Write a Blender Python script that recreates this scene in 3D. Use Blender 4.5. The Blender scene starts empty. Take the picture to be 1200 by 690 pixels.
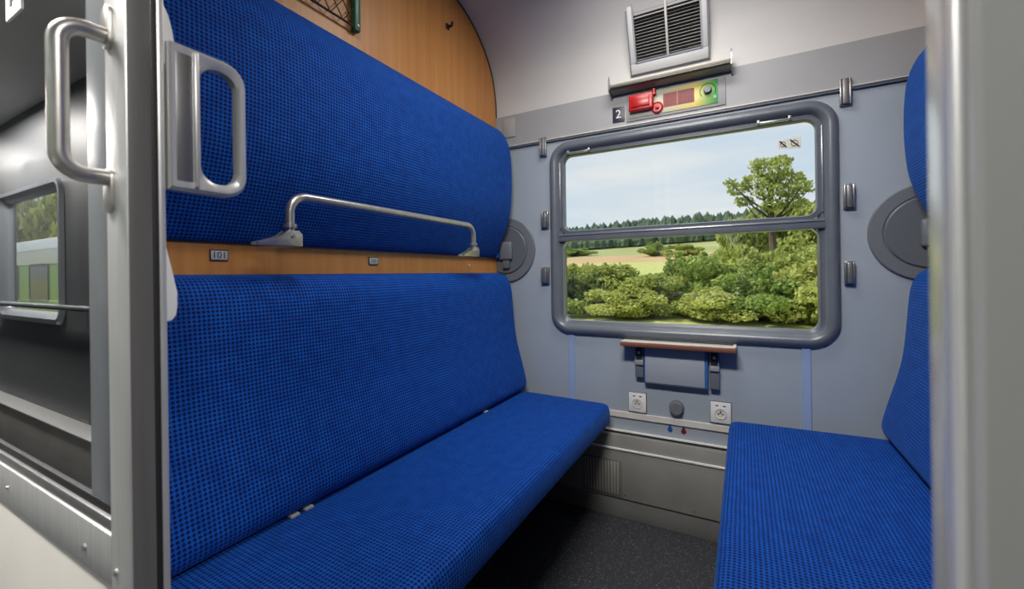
import bpy, bmesh, math, random
import numpy as np
from mathutils import Vector, Matrix

random.seed(7)
R = math.radians
SC = bpy.context.scene
COL = SC.collection

# ------------------------------------------------------------------ camera
F_PX, YAW, ROLL, CY, EYE = 500.0, R(28.5), R(0.75), 321.6, 1.154
FW = Vector((-math.sin(YAW), math.cos(YAW), 0)); RT = Vector((math.cos(YAW), math.sin(YAW), 0)); UP = Vector((0, 0, 1))
R2 = RT * math.cos(ROLL) - UP * math.sin(ROLL); U2 = UP * math.cos(ROLL) + RT * math.sin(ROLL)
cam_d = bpy.data.cameras.new('camera'); cam = bpy.data.objects.new('camera', cam_d); COL.objects.link(cam)
cam_d.sensor_width = 36; cam_d.lens = F_PX / 1200 * 36; cam_d.shift_y = (CY - 345) / 1200
cam_d.clip_start = 0.01; cam_d.clip_end = 3000
m3 = Matrix((R2, U2, -FW)).transposed()
cam.matrix_world = Matrix.Translation((0, 0, EYE)) @ m3.to_4x4()
cam_d.dof.use_dof = True; cam_d.dof.focus_distance = 1.6; cam_d.dof.aperture_fstop = 5.0
SC.camera = cam

# ------------------------------------------------------------------ world, sun, exposure
SC.view_settings.view_transform = 'Standard'; SC.view_settings.look = 'None'
SC.view_settings.exposure = 0.0; SC.view_settings.gamma = 1.0; SC.view_settings.use_curve_mapping = False
W = bpy.data.worlds.new('sky'); SC.world = W; W.use_nodes = True
nt = W.node_tree; nt.nodes.clear()
def N(nt, t, **k):
    n = nt.nodes.new(t)
    for a, v in k.items(): setattr(n, a, v)
    return n
out = N(nt, 'ShaderNodeOutputWorld'); bg = N(nt, 'ShaderNodeBackground'); nt.links.new(bg.outputs[0], out.inputs[0])
tc = N(nt, 'ShaderNodeTexCoord'); mp = N(nt, 'ShaderNodeMapping'); mp.inputs['Scale'].default_value = (1.0, 1.6, 6.5)
nt.links.new(tc.outputs['Generated'], mp.inputs[0])
nz = N(nt, 'ShaderNodeTexNoise'); nz.inputs['Scale'].default_value = 1.9; nz.inputs['Detail'].default_value = 7; nz.inputs['Roughness'].default_value = 0.55
nt.links.new(mp.outputs[0], nz.inputs['Vector'])
rp = N(nt, 'ShaderNodeValToRGB'); rp.color_ramp.elements[0].position = 0.36; rp.color_ramp.elements[1].position = 0.66
rp.color_ramp.elements[0].color = (0.66, 0.78, 0.93, 1); rp.color_ramp.elements[1].color = (0.91, 0.92, 0.95, 1)
nt.links.new(nz.outputs['Fac'], rp.inputs[0]); nt.links.new(rp.outputs[0], bg.inputs[0]); bg.inputs[1].default_value = 0.98

sun_d = bpy.data.lights.new('sun', 'SUN'); sun = bpy.data.objects.new('sun', sun_d); COL.objects.link(sun)
sun_d.energy = 4.7; sun_d.angle = R(9); sun_d.color = (1, 0.95, 0.86)
sun.rotation_euler = Vector((0.72, 0.30, -0.95)).to_track_quat('-Z', 'Y').to_euler()

# ------------------------------------------------------------------ helpers
def ray(px, py): return FW + R2 * ((px - 600) / F_PX) + U2 * ((CY - py) / F_PX)
E0 = Vector((0, 0, EYE))
def oy(px, py, Y):
    d = ray(px, py); return E0 + d * (Y / d.y)
def ox(px, py, X):
    d = ray(px, py); return E0 + d * (X / d.x)

def fillet(pts, r, n=7):
    pts = [Vector(p) for p in pts]; o = [pts[0]]
    for a, b, c in zip(pts, pts[1:], pts[2:]):
        d1 = (a - b).normalized(); d2 = (c - b).normalized(); ang = d1.angle(d2)
        t = r / math.tan(ang / 2); p1 = b + d1 * t; cen = b + (d1 + d2).normalized() * (r / math.sin(ang / 2))
        v1 = p1 - cen; v2 = b + d2 * t - cen
        for i in range(n + 1):
            f = i / n; w = v1.normalized().slerp(v2.normalized(), f) if v1.angle(v2) > 1e-4 else v1.normalized()
            o.append(cen + w * r)
    o.append(pts[-1]); return o

def catmull(p, n=4):
    o = []
    P = [p[0]] + list(p) + [p[-1]]
    for i in range(1, len(P) - 2):
        a, b, c, d = [np.array(q, float) for q in P[i - 1:i + 3]]
        for k in range(n):
            t = k / n
            o.append(tuple(0.5 * ((2 * b) + (-a + c) * t + (2 * a - 5 * b + 4 * c - d) * t * t + (-a + 3 * b - 3 * c + d) * t ** 3)))
    o.append(tuple(p[-1])); return o

def setmesh(me, mat, sharp=35):
    if mat: me.materials.append(mat)
    if sharp is not None:
        me.shade_smooth(); me.set_sharp_from_angle(angle=R(sharp))

def origin_of(o):
    v = Vector((0, 0, 0))
    while o is not None:
        v += o.location; o = o.parent
    return v

class B:
    """collects shapes into one bmesh"""
    def __init__(s): s.bm = bmesh.new()
    def box(s, x0, x1, y0, y1, z0, z1, bev=0.0, seg=2, M=None):
        x0, x1 = min(x0, x1), max(x0, x1); y0, y1 = min(y0, y1), max(y0, y1); z0, z1 = min(z0, z1), max(z0, z1)
        vs = [s.bm.verts.new((x, y, z)) for x in (x0, x1) for y in (y0, y1) for z in (z0, z1)]
        fs = [s.bm.faces.new([vs[i] for i in q]) for q in ((0, 1, 3, 2), (4, 6, 7, 5), (0, 4, 5, 1), (2, 3, 7, 6), (0, 2, 6, 4), (1, 5, 7, 3))]
        if M is not None:
            for v in vs: v.co = M @ v.co
        if bev > 0:
            es = list({e for f in fs for e in f.edges})
            bmesh.ops.bevel(s.bm, geom=es, offset=bev, offset_type='OFFSET', segments=seg, profile=0.5, affect='EDGES', clamp_overlap=True)
        return s
    def ring_loft(s, rings, close=True, caps=True):
        vr = [[s.bm.verts.new(p) for p in r] for r in rings]; n = len(vr[0])
        for a, b in zip(vr, vr[1:]):
            for i in range(n if close else n - 1):
                j = (i + 1) % n; s.bm.faces.new((a[i], a[j], b[j], b[i]))
        if caps:
            s.bm.faces.new(list(reversed(vr[0]))); s.bm.faces.new(vr[-1])
        return s
    def tube(s, pts, r, seg=14, rr=None):
        pts = [Vector(p) for p in pts]; rings = []; prev = None
        for i, p in enumerate(pts):
            t = (pts[min(i + 1, len(pts) - 1)] - pts[max(i - 1, 0)]).normalized()
            if prev is None:
                u = t.orthogonal().normalized()
            else:
                u = (prev - t * prev.dot(t)).normalized()
            prev = u; w = t.cross(u); q = rr[i] if rr else r
            rings.append([p + (u * math.cos(a) + w * math.sin(a)) * q for a in [2 * math.pi * k / seg for k in range(seg)]])
        return s.ring_loft(rings)
    def lathe(s, c, axis, prof, seg=28):
        """prof: (radius, height along axis)"""
        axis = Vector(axis).normalized(); u = axis.orthogonal().normalized(); w = axis.cross(u); c = Vector(c)
        return s.ring_loft([[c + axis * h + (u * math.cos(a) + w * math.sin(a)) * max(r, 1e-4) for a in [2 * math.pi * k / seg for k in range(seg)]] for r, h in prof])
    def prism(s, pts, vec, bev=0):
        """pts: planar 3D outline, extruded by vec"""
        vec = Vector(vec); a = [s.bm.verts.new(p) for p in pts]; b = [s.bm.verts.new(Vector(p) + vec) for p in pts]
        fs = [s.bm.faces.new(list(reversed(a))), s.bm.faces.new(b)]
        n = len(a)
        for i in range(n): fs.append(s.bm.faces.new((a[i], a[(i + 1) % n], b[(i + 1) % n], b[i])))
        if bev:
            es = [e for f in fs[:2] for e in f.edges]
            bmesh.ops.bevel(s.bm, geom=es, offset=bev, offset_type='OFFSET', segments=2, profile=0.5, affect='EDGES', clamp_overlap=True)
        return s
    def mesh(s, name, mat, sharp=35, shift=None):
        bmesh.ops.recalc_face_normals(s.bm, faces=s.bm.faces[:])
        me = bpy.data.meshes.new(name)
        if shift is not None: bmesh.ops.translate(s.bm, vec=-Vector(shift), verts=s.bm.verts[:])
        s.bm.to_mesh(me); s.bm.free(); setmesh(me, mat, sharp); return me
    def build(s, name, mat, parent=None, sharp=35):
        o = bpy.data.objects.new(name, s.mesh(name, mat, sharp, origin_of(parent) if parent else None))
        COL.objects.link(o); o.parent = parent; return o

def tag(o, label=None, cat=None, group=None, kind=None):
    if label: o['label'] = label
    if cat: o['category'] = cat
    if group: o['group'] = group
    if kind: o['kind'] = kind
    return o
def thing(name, label, cat, loc=(0, 0, 0), group=None, kind=None):
    o = bpy.data.objects.new(name, None); o.empty_display_size = 0.05; COL.objects.link(o); o.location = loc
    return tag(o, label, cat, group, kind)
def struct(o, label, cat): return tag(o, label, cat, kind='structure')
def link(name, me, parent=None, loc=(0, 0, 0)):
    o = bpy.data.objects.new(name, me); COL.objects.link(o); o.parent = parent; o.location = loc; return o
def copy_tree(o, parent=None):
    c = o.copy(); COL.objects.link(c); c.parent = parent
    for ch in list(o.children): copy_tree(ch, c)
    return c
def pymesh(name, V, Fc, mat, sharp=None):
    me = bpy.data.meshes.new(name); me.from_pydata([tuple(v) for v in V], [], [tuple(f) for f in Fc]); me.update(); setmesh(me, mat, sharp); return me

def text(name, s, size, mat, parent, M, ext=0.0003):
    cu = bpy.data.curves.new(name, 'FONT'); cu.body = s; cu.size = size; cu.align_x = 'CENTER'; cu.align_y = 'CENTER'; cu.extrude = ext; cu.resolution_u = 3
    t = bpy.data.objects.new(name, cu); me = bpy.data.meshes.new_from_object(t); me.name = name
    bpy.data.objects.remove(t); me.transform(Matrix.Translation(-origin_of(parent)) @ M if parent else M)
    me.materials.clear(); setmesh(me, mat, None)
    return link(name, me, parent)
def face_left(p):   # text on a wall facing +x
    return Matrix.Translation(p) @ Matrix(((0, 0, 1), (1, 0, 0), (0, 1, 0))).to_4x4()
def face_back(p):   # text on a wall facing -y
    return Matrix.Translation(p) @ Matrix.Rotation(R(90), 4, 'X')

# ------------------------------------------------------------------ materials
def mat(name, col, rough=0.5, metal=0.0, var=0.0, scale=20, bump=0.0, bscale=200, stretch=(1, 1, 1), spec=0.5, coat=0.0):
    m = bpy.data.materials.new(name); m.use_nodes = True; t = m.node_tree; b = t.nodes['Principled BSDF']
    b.inputs['Base Color'].default_value = (*col, 1); b.inputs['Roughness'].default_value = rough; b.inputs['Metallic'].default_value = metal
    b.inputs['Specular IOR Level'].default_value = spec; b.inputs['Coat Weight'].default_value = coat
    if var or bump:
        g = N(t, 'ShaderNodeNewGeometry'); mp = N(t, 'ShaderNodeMapping'); mp.inputs['Scale'].default_value = stretch
        t.links.new(g.outputs['Position'], mp.inputs[0])
    if var:
        nz = N(t, 'ShaderNodeTexNoise'); nz.inputs['Scale'].default_value = scale; nz.inputs['Detail'].default_value = 5
        t.links.new(mp.outputs[0], nz.inputs['Vector'])
        mr = N(t, 'ShaderNodeMapRange'); mr.inputs[1].default_value = 0.3; mr.inputs[2].default_value = 0.7; mr.inputs[3].default_value = 1 - var; mr.inputs[4].default_value = 1 + var
        t.links.new(nz.outputs['Fac'], mr.inputs[0])
        mx = N(t, 'ShaderNodeVectorMath', operation='SCALE'); mx.inputs[0].default_value = col; t.links.new(mr.outputs[0], mx.inputs['Scale'])
        t.links.new(mx.outputs[0], b.inputs['Base Color'])
    if bump:
        n2 = N(t, 'ShaderNodeTexNoise'); n2.inputs['Scale'].default_value = bscale; t.links.new(mp.outputs[0], n2.inputs['Vector'])
        bp = N(t, 'ShaderNodeBump'); bp.inputs['Strength'].default_value = bump; bp.inputs['Distance'].default_value = 0.001
        t.links.new(n2.outputs['Fac'], bp.inputs['Height']); t.links.new(bp.outputs[0], b.inputs['Normal'])
    return m
def glass(name, tint=(0.96, 0.98, 0.97), f0=0.04, rough=0.0):
    """thin clear glass: the share mirrored follows the angle on either face alike"""
    m = bpy.data.materials.new(name); m.use_nodes = True; t = m.node_tree; t.nodes.clear()
    o = N(t, 'ShaderNodeOutputMaterial'); mx = N(t, 'ShaderNodeMixShader'); tr = N(t, 'ShaderNodeBsdfTransparent'); gl = N(t, 'ShaderNodeBsdfGlossy')
    g = N(t, 'ShaderNodeNewGeometry'); dp = N(t, 'ShaderNodeVectorMath', operation='DOT_PRODUCT'); t.links.new(g.outputs['Normal'], dp.inputs[0]); t.links.new(g.outputs['Incoming'], dp.inputs[1])
    def mth(op, a, b_=None):
        n = N(t, 'ShaderNodeMath', operation=op)
        for k, v in enumerate((a, b_)):
            if v is None: continue
            if isinstance(v, (int, float)): n.inputs[k].default_value = v
            else: t.links.new(v, n.inputs[k])
        return n.outputs[0]
    f = mth('ADD', mth('MULTIPLY', mth('POWER', mth('SUBTRACT', 1.0, mth('ABSOLUTE', dp.outputs['Value'])), 5.0), 1 - f0), f0)
    tr.inputs[0].default_value = (*tint, 1); gl.inputs['Roughness'].default_value = rough; gl.inputs[0].default_value = (1, 1, 1, 1)
    t.links.new(f, mx.inputs[0]); t.links.new(tr.outputs[0], mx.inputs[1]); t.links.new(gl.outputs[0], mx.inputs[2]); t.links.new(mx.outputs[0], o.inputs[0])
    return m
def fabric():
    m = bpy.data.materials.new('blue_woven_fabric'); m.use_nodes = True; t = m.node_tree; b = t.nodes['Principled BSDF']
    uv = N(t, 'ShaderNodeUVMap'); sp = N(t, 'ShaderNodeSeparateXYZ')
    nz = N(t, 'ShaderNodeTexNoise'); nz.inputs['Scale'].default_value = 9; nz.inputs['Detail'].default_value = 3
    t.links.new(uv.outputs[0], nz.inputs['Vector'])
    sc = N(t, 'ShaderNodeVectorMath', operation='SCALE'); sc.inputs['Scale'].default_value = 0.004; t.links.new(nz.outputs['Color'], sc.inputs[0])
    ad = N(t, 'ShaderNodeVectorMath', operation='ADD'); t.links.new(uv.outputs[0], ad.inputs[0]); t.links.new(sc.outputs[0], ad.inputs[1])
    t.links.new(ad.outputs[0], sp.inputs[0])
    cs = []
    for ax in ('X', 'Y'):
        a = N(t, 'ShaderNodeMath', operation='MULTIPLY'); a.inputs[1].default_value = 2 * math.pi / 0.0098; t.links.new(sp.outputs[ax], a.inputs[0])
        c = N(t, 'ShaderNodeMath', operation='COSINE'); t.links.new(a.outputs[0], c.inputs[0]); cs.append(c)
    s = N(t, 'ShaderNodeMath', operation='ADD'); t.links.new(cs[0].outputs[0], s.inputs[0]); t.links.new(cs[1].outputs[0], s.inputs[1])
    mr = N(t, 'ShaderNodeMapRange', interpolation_type='SMOOTHSTEP'); mr.inputs[1].default_value = -0.35; mr.inputs[2].default_value = 1.0
    t.links.new(s.outputs[0], mr.inputs[0])
    n2 = N(t, 'ShaderNodeTexNoise'); n2.inputs['Scale'].default_value = 26; n2.inputs['Detail'].default_value = 6; t.links.new(uv.outputs[0], n2.inputs['Vector'])
    wr = N(t, 'ShaderNodeMix', data_type='RGBA'); wr.inputs[6].default_value = FAB_A; wr.inputs[7].default_value = FAB_B
    nr = N(t, 'ShaderNodeMapRange'); nr.inputs[1].default_value = 0.3; nr.inputs[2].default_value = 0.7; t.links.new(n2.outputs['Fac'], nr.inputs[0]); t.links.new(nr.outputs[0], wr.inputs[0])
    mx = N(t, 'ShaderNodeMix', data_type='RGBA'); t.links.new(mr.outputs[0], mx.inputs[0]); t.links.new(wr.outputs[2], mx.inputs[6]); mx.inputs[7].default_value = FAB_DOT
    t.links.new(mx.outputs[2], b.inputs['Base Color'])
    b.inputs['Roughness'].default_value = 0.75; b.inputs['Specular IOR Level'].default_value = 0.15
    b.inputs['Sheen Weight'].default_value = 0.25; b.inputs['Sheen Tint'].default_value = (0.15, 0.4, 1, 1); b.inputs['Sheen Roughness'].default_value = 0.4
    bp = N(t, 'ShaderNodeBump'); bp.inputs['Strength'].default_value = 0.6; bp.inputs['Distance'].default_value = 0.0015; bp.invert = True
    t.links.new(mr.outputs[0], bp.inputs['Height']); t.links.new(bp.outputs[0], b.inputs['Normal'])
    return m
FAB_A = (0.0015, 0.054, 0.315, 1); FAB_B = (0.0035, 0.090, 0.455, 1); FAB_DOT = (0.0005, 0.006, 0.075, 1)
def wood(name, a, b_, scale=1.0, axis_stretch=(30, 30, 1.2)):
    m = bpy.data.materials.new(name); m.use_nodes = True; t = m.node_tree; b = t.nodes['Principled BSDF']
    g = N(t, 'ShaderNodeNewGeometry'); mp = N(t, 'ShaderNodeMapping'); mp.inputs['Scale'].default_value = axis_stretch; t.links.new(g.outputs['Position'], mp.inputs[0])
    nz = N(t, 'ShaderNodeTexNoise'); nz.inputs['Scale'].default_value = scale; nz.inputs['Detail'].default_value = 6; nz.inputs['Roughness'].default_value = 0.6; t.links.new(mp.outputs[0], nz.inputs['Vector'])
    r = N(t, 'ShaderNodeValToRGB'); r.color_ramp.elements[0].position = 0.3; r.color_ramp.elements[1].position = 0.7
    r.color_ramp.elements[0].color = (*a, 1); r.color_ramp.elements[1].color = (*b_, 1); t.links.new(nz.outputs['Fac'], r.inputs[0]); t.links.new(r.outputs[0], b.inputs['Base Color'])
    b.inputs['Roughness'].default_value = 0.42; return m
def leafmat(name, cols, trans=0.35):
    m = bpy.data.materials.new(name); m.use_nodes = True; t = m.node_tree; t.nodes.clear()
    o = N(t, 'ShaderNodeOutputMaterial'); g = N(t, 'ShaderNodeNewGeometry'); r = N(t, 'ShaderNodeValToRGB')
    e = r.color_ramp.elements
    while len(e) < len(cols): e.new(0.5)
    for i, c in enumerate(cols): e[i].position = i / (len(cols) - 1); e[i].color = (*c, 1)
    t.links.new(g.outputs['Random Per Island'], r.inputs[0])
    d = N(t, 'ShaderNodeBsdfDiffuse'); tr = N(t, 'ShaderNodeBsdfTranslucent'); mx = N(t, 'ShaderNodeMixShader'); mx.inputs[0].default_value = trans
    t.links.new(r.outputs[0], d.inputs[0]); t.links.new(r.outputs[0], tr.inputs[0]); t.links.new(d.outputs[0], mx.inputs[1]); t.links.new(tr.outputs[0], mx.inputs[2]); t.links.new(mx.outputs[0], o.inputs[0])
    return m
def emit(name, col, s):
    m = bpy.data.materials.new(name); m.use_nodes = True; b = m.node_tree.nodes['Principled BSDF']
    b.inputs['Emission Color'].default_value = (*col, 1); b.inputs['Emission Strength'].default_value = s; b.inputs['Base Color'].default_value = (0.8, 0.8, 0.8, 1); return m

M = {}
M['fabric'] = fabric()
M['wood'] = wood('beech_laminate', (0.43, 0.175, 0.042), (0.55, 0.245, 0.068))
M['wood_edge'] = wood('table_edge_wood', (0.15, 0.055, 0.028), (0.25, 0.10, 0.05), 1.0, (3, 60, 60))
M['wall'] = mat('grey_wall_laminate', (0.315, 0.355, 0.40), 0.45, var=0.03, scale=6, bump=0.05, bscale=600)
M['wall_up'] = mat('grey_upper_panel', (0.30, 0.303, 0.31), 0.5, var=0.03, scale=6)
M['ceil'] = mat('off_white_ceiling', (0.53, 0.52, 0.505), 0.55, var=0.03, scale=3)
M['frame'] = mat('window_rubber_grey', (0.115, 0.13, 0.152), 0.32, var=0.08, scale=15, spec=0.6)
M['sash'] = mat('sash_aluminium', (0.30, 0.32, 0.35), 0.3, metal=0.6)
M['alu'] = mat('brushed_aluminium', (0.56, 0.56, 0.55), 0.36, metal=0.5, var=0.08, scale=3, stretch=(40, 40, 1.5))
M['alu_dark'] = mat('dark_aluminium', (0.20, 0.20, 0.20), 0.4, metal=0.6, var=0.08, scale=3, stretch=(40, 40, 1.5))
M['polish'] = mat('polished_aluminium', (0.66, 0.66, 0.65), 0.24, metal=0.7)
M['steel'] = mat('worn_steel', (0.50, 0.48, 0.45), 0.32, metal=0.85, var=0.12, scale=40)
M['clip'] = mat('clip_metal', (0.30, 0.30, 0.31), 0.3, metal=0.8)
M['disc'] = mat('dark_grey_plastic', (0.11, 0.12, 0.135), 0.4)
M['disc2'] = mat('mid_grey_plastic', (0.14, 0.15, 0.168), 0.45)
M['black'] = mat('black_rubber', (0.012, 0.012, 0.013), 0.6)
M['cream'] = mat('cream_plastic', (0.60, 0.57, 0.52), 0.5, var=0.04)
M['white'] = mat('white_plastic', (0.72, 0.72, 0.70), 0.4)
M['door_cream'] = mat('cream_door_panel', (0.62, 0.59, 0.54), 0.45, var=0.03, scale=8)
M['heater'] = mat('grey_heater_steel', (0.34, 0.335, 0.31), 0.42, metal=0.35, var=0.12, scale=5)
M['heater_dark'] = mat('heater_kick', (0.19, 0.19, 0.18), 0.5, metal=0.2, var=0.12, scale=5)
M['blue_strip'] = mat('pale_blue_strip', (0.27, 0.36, 0.55), 0.4)
M['blue_edge'] = mat('blue_cover_edge', (0.03, 0.12, 0.36), 0.5)
M['red'] = mat('red_plastic', (0.42, 0.010, 0.012), 0.35)
M['red_dark'] = mat('dark_red_print', (0.13, 0.008, 0.008), 0.5)
M['red_print'] = mat('red_print', (0.23, 0.016, 0.012), 0.5)
M['navy'] = mat('navy_sign', (0.02, 0.02, 0.04), 0.4)
M['green_post'] = mat('green_painted_steel', (0.005, 0.09, 0.05), 0.4)
M['netcord'] = mat('brown_net_cord', (0.035, 0.02, 0.012), 0.8)
M['plate'] = mat('number_plate_silver', (0.45, 0.48, 0.50), 0.4, metal=0.2)
M['ink'] = mat('black_ink', (0.02, 0.02, 0.025), 0.6)
M['drop_blue'] = mat('blue_print', (0.02, 0.07, 0.30), 0.5)
M['seat_under'] = mat('dark_bench_steel', (0.03, 0.03, 0.032), 0.6)
M['pane'] = glass('window_glass')
M['door_glass'] = glass('door_glass', (0.75, 0.77, 0.77), 0.75)
M['corr'] = mat('corridor_laminate', (0.085, 0.09, 0.097), 0.5, var=0.04, scale=4)
M['pocket'] = mat('charcoal_panel', (0.035, 0.04, 0.045), 0.6)
M['diffuser'] = mat('lamp_diffuser', (0.8, 0.8, 0.78), 0.5)

def floor_mat():
    m = bpy.data.materials.new('speckled_linoleum'); m.use_nodes = True; t = m.node_tree; b = t.nodes['Principled BSDF']
    g = N(t, 'ShaderNodeNewGeometry'); v = N(t, 'ShaderNodeTexVoronoi'); v.inputs['Scale'].default_value = 165; t.links.new(g.outputs['Position'], v.inputs['Vector'])
    r = N(t, 'ShaderNodeValToRGB'); r.color_ramp.elements[0].position = 0.16; r.color_ramp.elements[1].position = 0.26
    r.color_ramp.elements[0].color = (0.42, 0.44, 0.47, 1); r.color_ramp.elements[1].color = (0.030, 0.032, 0.037, 1); t.links.new(v.outputs['Distance'], r.inputs[0])
    n = N(t, 'ShaderNodeTexNoise'); n.inputs['Scale'].default_value = 60; t.links.new(g.outputs['Position'], n.inputs['Vector'])
    q = N(t, 'ShaderNodeValToRGB'); q.color_ramp.elements[0].position = 0.40; q.color_ramp.elements[1].position = 0.56; t.links.new(n.outputs['Fac'], q.inputs[0])
    x = N(t, 'ShaderNodeMix', data_type='RGBA'); x.inputs[6].default_value = (0.030, 0.032, 0.037, 1); t.links.new(q.outputs[0], x.inputs[0]); t.links.new(r.outputs[0], x.inputs[7])
    t.links.new(x.outputs[2], b.inputs['Base Color']); b.inputs['Roughness'].default_value = 0.5; return m
M['floor'] = floor_mat()
def panel_print():
    m = bpy.data.materials.new('emergency_panel_print'); m.use_nodes = True; t = m.node_tree; b = t.nodes['Principled BSDF']
    c = N(t, 'ShaderNodeTexCoord'); s = N(t, 'ShaderNodeSeparateXYZ'); r = N(t, 'ShaderNodeValToRGB'); t.links.new(c.outputs['Generated'], s.inputs[0]); t.links.new(s.outputs[0], r.inputs[0])
    e = r.color_ramp.elements; e[0].position = 0; e[0].color = (0.42, 0.42, 0.36, 1); e[1].position = 1.0; e[1].color = (0.03, 0.28, 0.07, 1)
    for p, k in ((0.38, (0.45, 0.46, 0.36)), (0.58, (0.55, 0.47, 0.22)), (0.76, (0.68, 0.52, 0.12)), (0.88, (0.25, 0.42, 0.10))):
        x = e.new(p); x.color = (*k, 1)
    t.links.new(r.outputs[0], b.inputs['Base Color']); b.inputs['Roughness'].default_value = 0.35; return m
M['print'] = panel_print()

# ------------------------------------------------------------------ room shell
D = 2.05; XL, XR = -1.20, 0.63; FY = 0.245
CX0, CX1 = -6.4, 2.7; CYW = -0.55
prof = catmull([(2.052, 1.98), (2.052, 2.04), (2.045, 2.13), (2.012, 2.245), (1.94, 2.345), (1.83, 2.43), (1.69, 2.485), (1.45, 2.535), (1.15, 2.56), (0.7, 2.56), (0.27, 2.555)], 4)
def on_ceiling(px, py):
    d = ray(px, py); a = E0
    best = None
    for (y0, z0), (y1, z1) in zip(prof, prof[1:]):
        # a.y+t d.y , a.z+t d.z  on the segment
        ey, ez = y1 - y0, z1 - z0; den = d.y * ez - d.z * ey
        if abs(den) < 1e-9: continue
        t = ((y0 - a.y) * ez - (z0 - a.z) * ey) / den; s = ((a.y + t * d.y - y0) * ey + (a.z + t * d.z - z0) * ez) / (ey * ey + ez * ez)
        if -0.01 <= s <= 1.01 and t > 0: best = a + d * t
    return best

struct(B().box(CX0, CX1, -0.60, 2.14, -0.05, 0.0).build('floor', M['floor'], sharp=None), 'dark speckled linoleum floor of the compartment and corridor', 'floor')
# ceiling: curved shell, with thickness
b = B()
up_ = [(y, z) for y, z in prof]; outer = [(y + 0.05, z + 0.05) for y, z in prof]
sec = up_ + outer[::-1]
b.ring_loft([[(x, y, z) for y, z in sec] for x in (CX0, CX1)])
struct(b.build('ceiling', M['ceil'], sharp=50), 'off-white ceiling curving down to the window wall', 'ceiling')
struct(B().box(CX0, CX1, -0.62, 0.29, 2.30, 2.36).build('ceiling_corridor', M['ceil'], sharp=None), 'flat pale ceiling over the corridor', 'ceiling')

# back wall with the window opening
HX0, HX1, HZ0, HZ1 = -0.845, 0.295, 0.87, 1.80
def wall_with_holes(x0, x1, z0, z1, holes, y0, y1):
    b = B(); xs = x0
    for hx0, hx1, hz0, hz1 in holes:
        b.box(xs, hx0, y0, y1, z0, z1); b.box(hx0, hx1, y0, y1, z0, hz0); b.box(hx0, hx1, y0, y1, hz1, z1); xs = hx1
    b.box(xs, x1, y0, y1, z0, z1); return b
struct(wall_with_holes(CX0, CX1, -0.05, 1.84, [(HX0, HX1, HZ0, HZ1)], D, D + 0.07).build('wall_back', M['wall'], sharp=None), 'blue-grey laminate wall around the compartment window', 'wall')
struct(B().box(XL, XR, D - 0.006, D + 0.07, 1.852, 2.022, 0.002).box(CX0, XL, D, D + .07, 1.84, 2.03).box(XR, CX1, D, D + .07, 1.84, 2.03).build('trim_1', M['wall_up'], sharp=None), 'plain grey band between curtain rail and ceiling', 'trim')
# partitions following the ceiling curve
def partition(name, x, thick, label):
    o = [(x, y, z) for y, z in prof] + [(x, 0.285, 2.55), (x, 0.285, 0.0), (x, 2.05, 0.0)]
    b = B(); b.prism(o, (thick, 0, 0)); return struct(b.build(name, M['wood'], sharp=None), label, 'wall')
partition('wall_left', XL - 0.03, 0.03, 'orange-brown wood laminate partition behind the left bench')
partition('wall_right', XR, 0.03, 'wood laminate partition behind the right bench')
# black edge bead where the left partition meets the curved ceiling
b = B(); b.tube([(XL + 0.001, y - 0.004, z - 0.003) for y, z in prof[2:-2]], 0.004, 8)
struct(b.build('trim_2', M['black']), 'thin black bead along the curved top of the wood partition', 'trim')

# corridor side
struct(B().box(CX0, -0.70, FY, 0.285, 0, 2.5).box(0.10, CX1, 0.205, 0.285, 0, 2.5).box(-0.70, 0.10, FY, 0.285, 2.16, 2.56).build('wall_front', M['pocket'], sharp=None), 'dark charcoal wall panel behind the sliding door glass', 'wall')
cw = [(-4.83, -3.58), (-3.03, -1.78), (-1.23, 0.02), (0.57, 1.82)]
struct(wall_with_holes(CX0, CX1, 0, 2.4, [(a + .04, c - .04, 0.92, 1.75) for a, c in cw], CYW - 0.07, CYW).build('wall_corridor', M['corr'], sharp=None), 'grey corridor outer wall mirrored in the door glass', 'wall')
struct(B().box(CX0 - .04, CX0, -0.62, 2.12, 0, 2.6).build('wall_corridor_end', M['corr'], sharp=None), 'far end wall of the corridor', 'wall')
struct(B().box(CX1, CX1 + .04, -0.62, 2.12, 0, 2.6).build('wall_corridor_near_end', M['corr'], sharp=None), 'near end wall of the corridor', 'wall')

# rounded-rectangle frame ring
def rrect(x0, x1, z0, z1, r, n=8):
    o = []
    for cx, cz, a0 in ((x1 - r, z1 - r, 0), (x0 + r, z1 - r, 90), (x0 + r, z0 + r, 180), (x1 - r, z0 + r, 270)):
        for k in range(n + 1):
            a = R(a0 + 90 * k / n); o.append((cx + r * math.cos(a), cz + r * math.sin(a)))
    return o
def frame_ring(b, x0, x1, z0, z1, r, sec, n=8):
    """sec: closed list of (inset, y)"""
    loops = [[(x, y, z) for x, z in rrect(x0 + i, x1 - i, z0 + i, z1 - i, max(r - i, 0.004), n)] for i, y in sec]
    loops.append(loops[0]); b.ring_loft(loops, caps=False)
    bmesh.ops.remove_doubles(b.bm, verts=b.bm.verts[:], dist=1e-6); return b
def pane_mesh(b, x0, x1, z0, z1, r, y0, y1):
    return b.prism([(x, y0, z) for x, z in rrect(x0, x1, z0, z1, r, 6)], (0, y1 - y0, 0))

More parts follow.
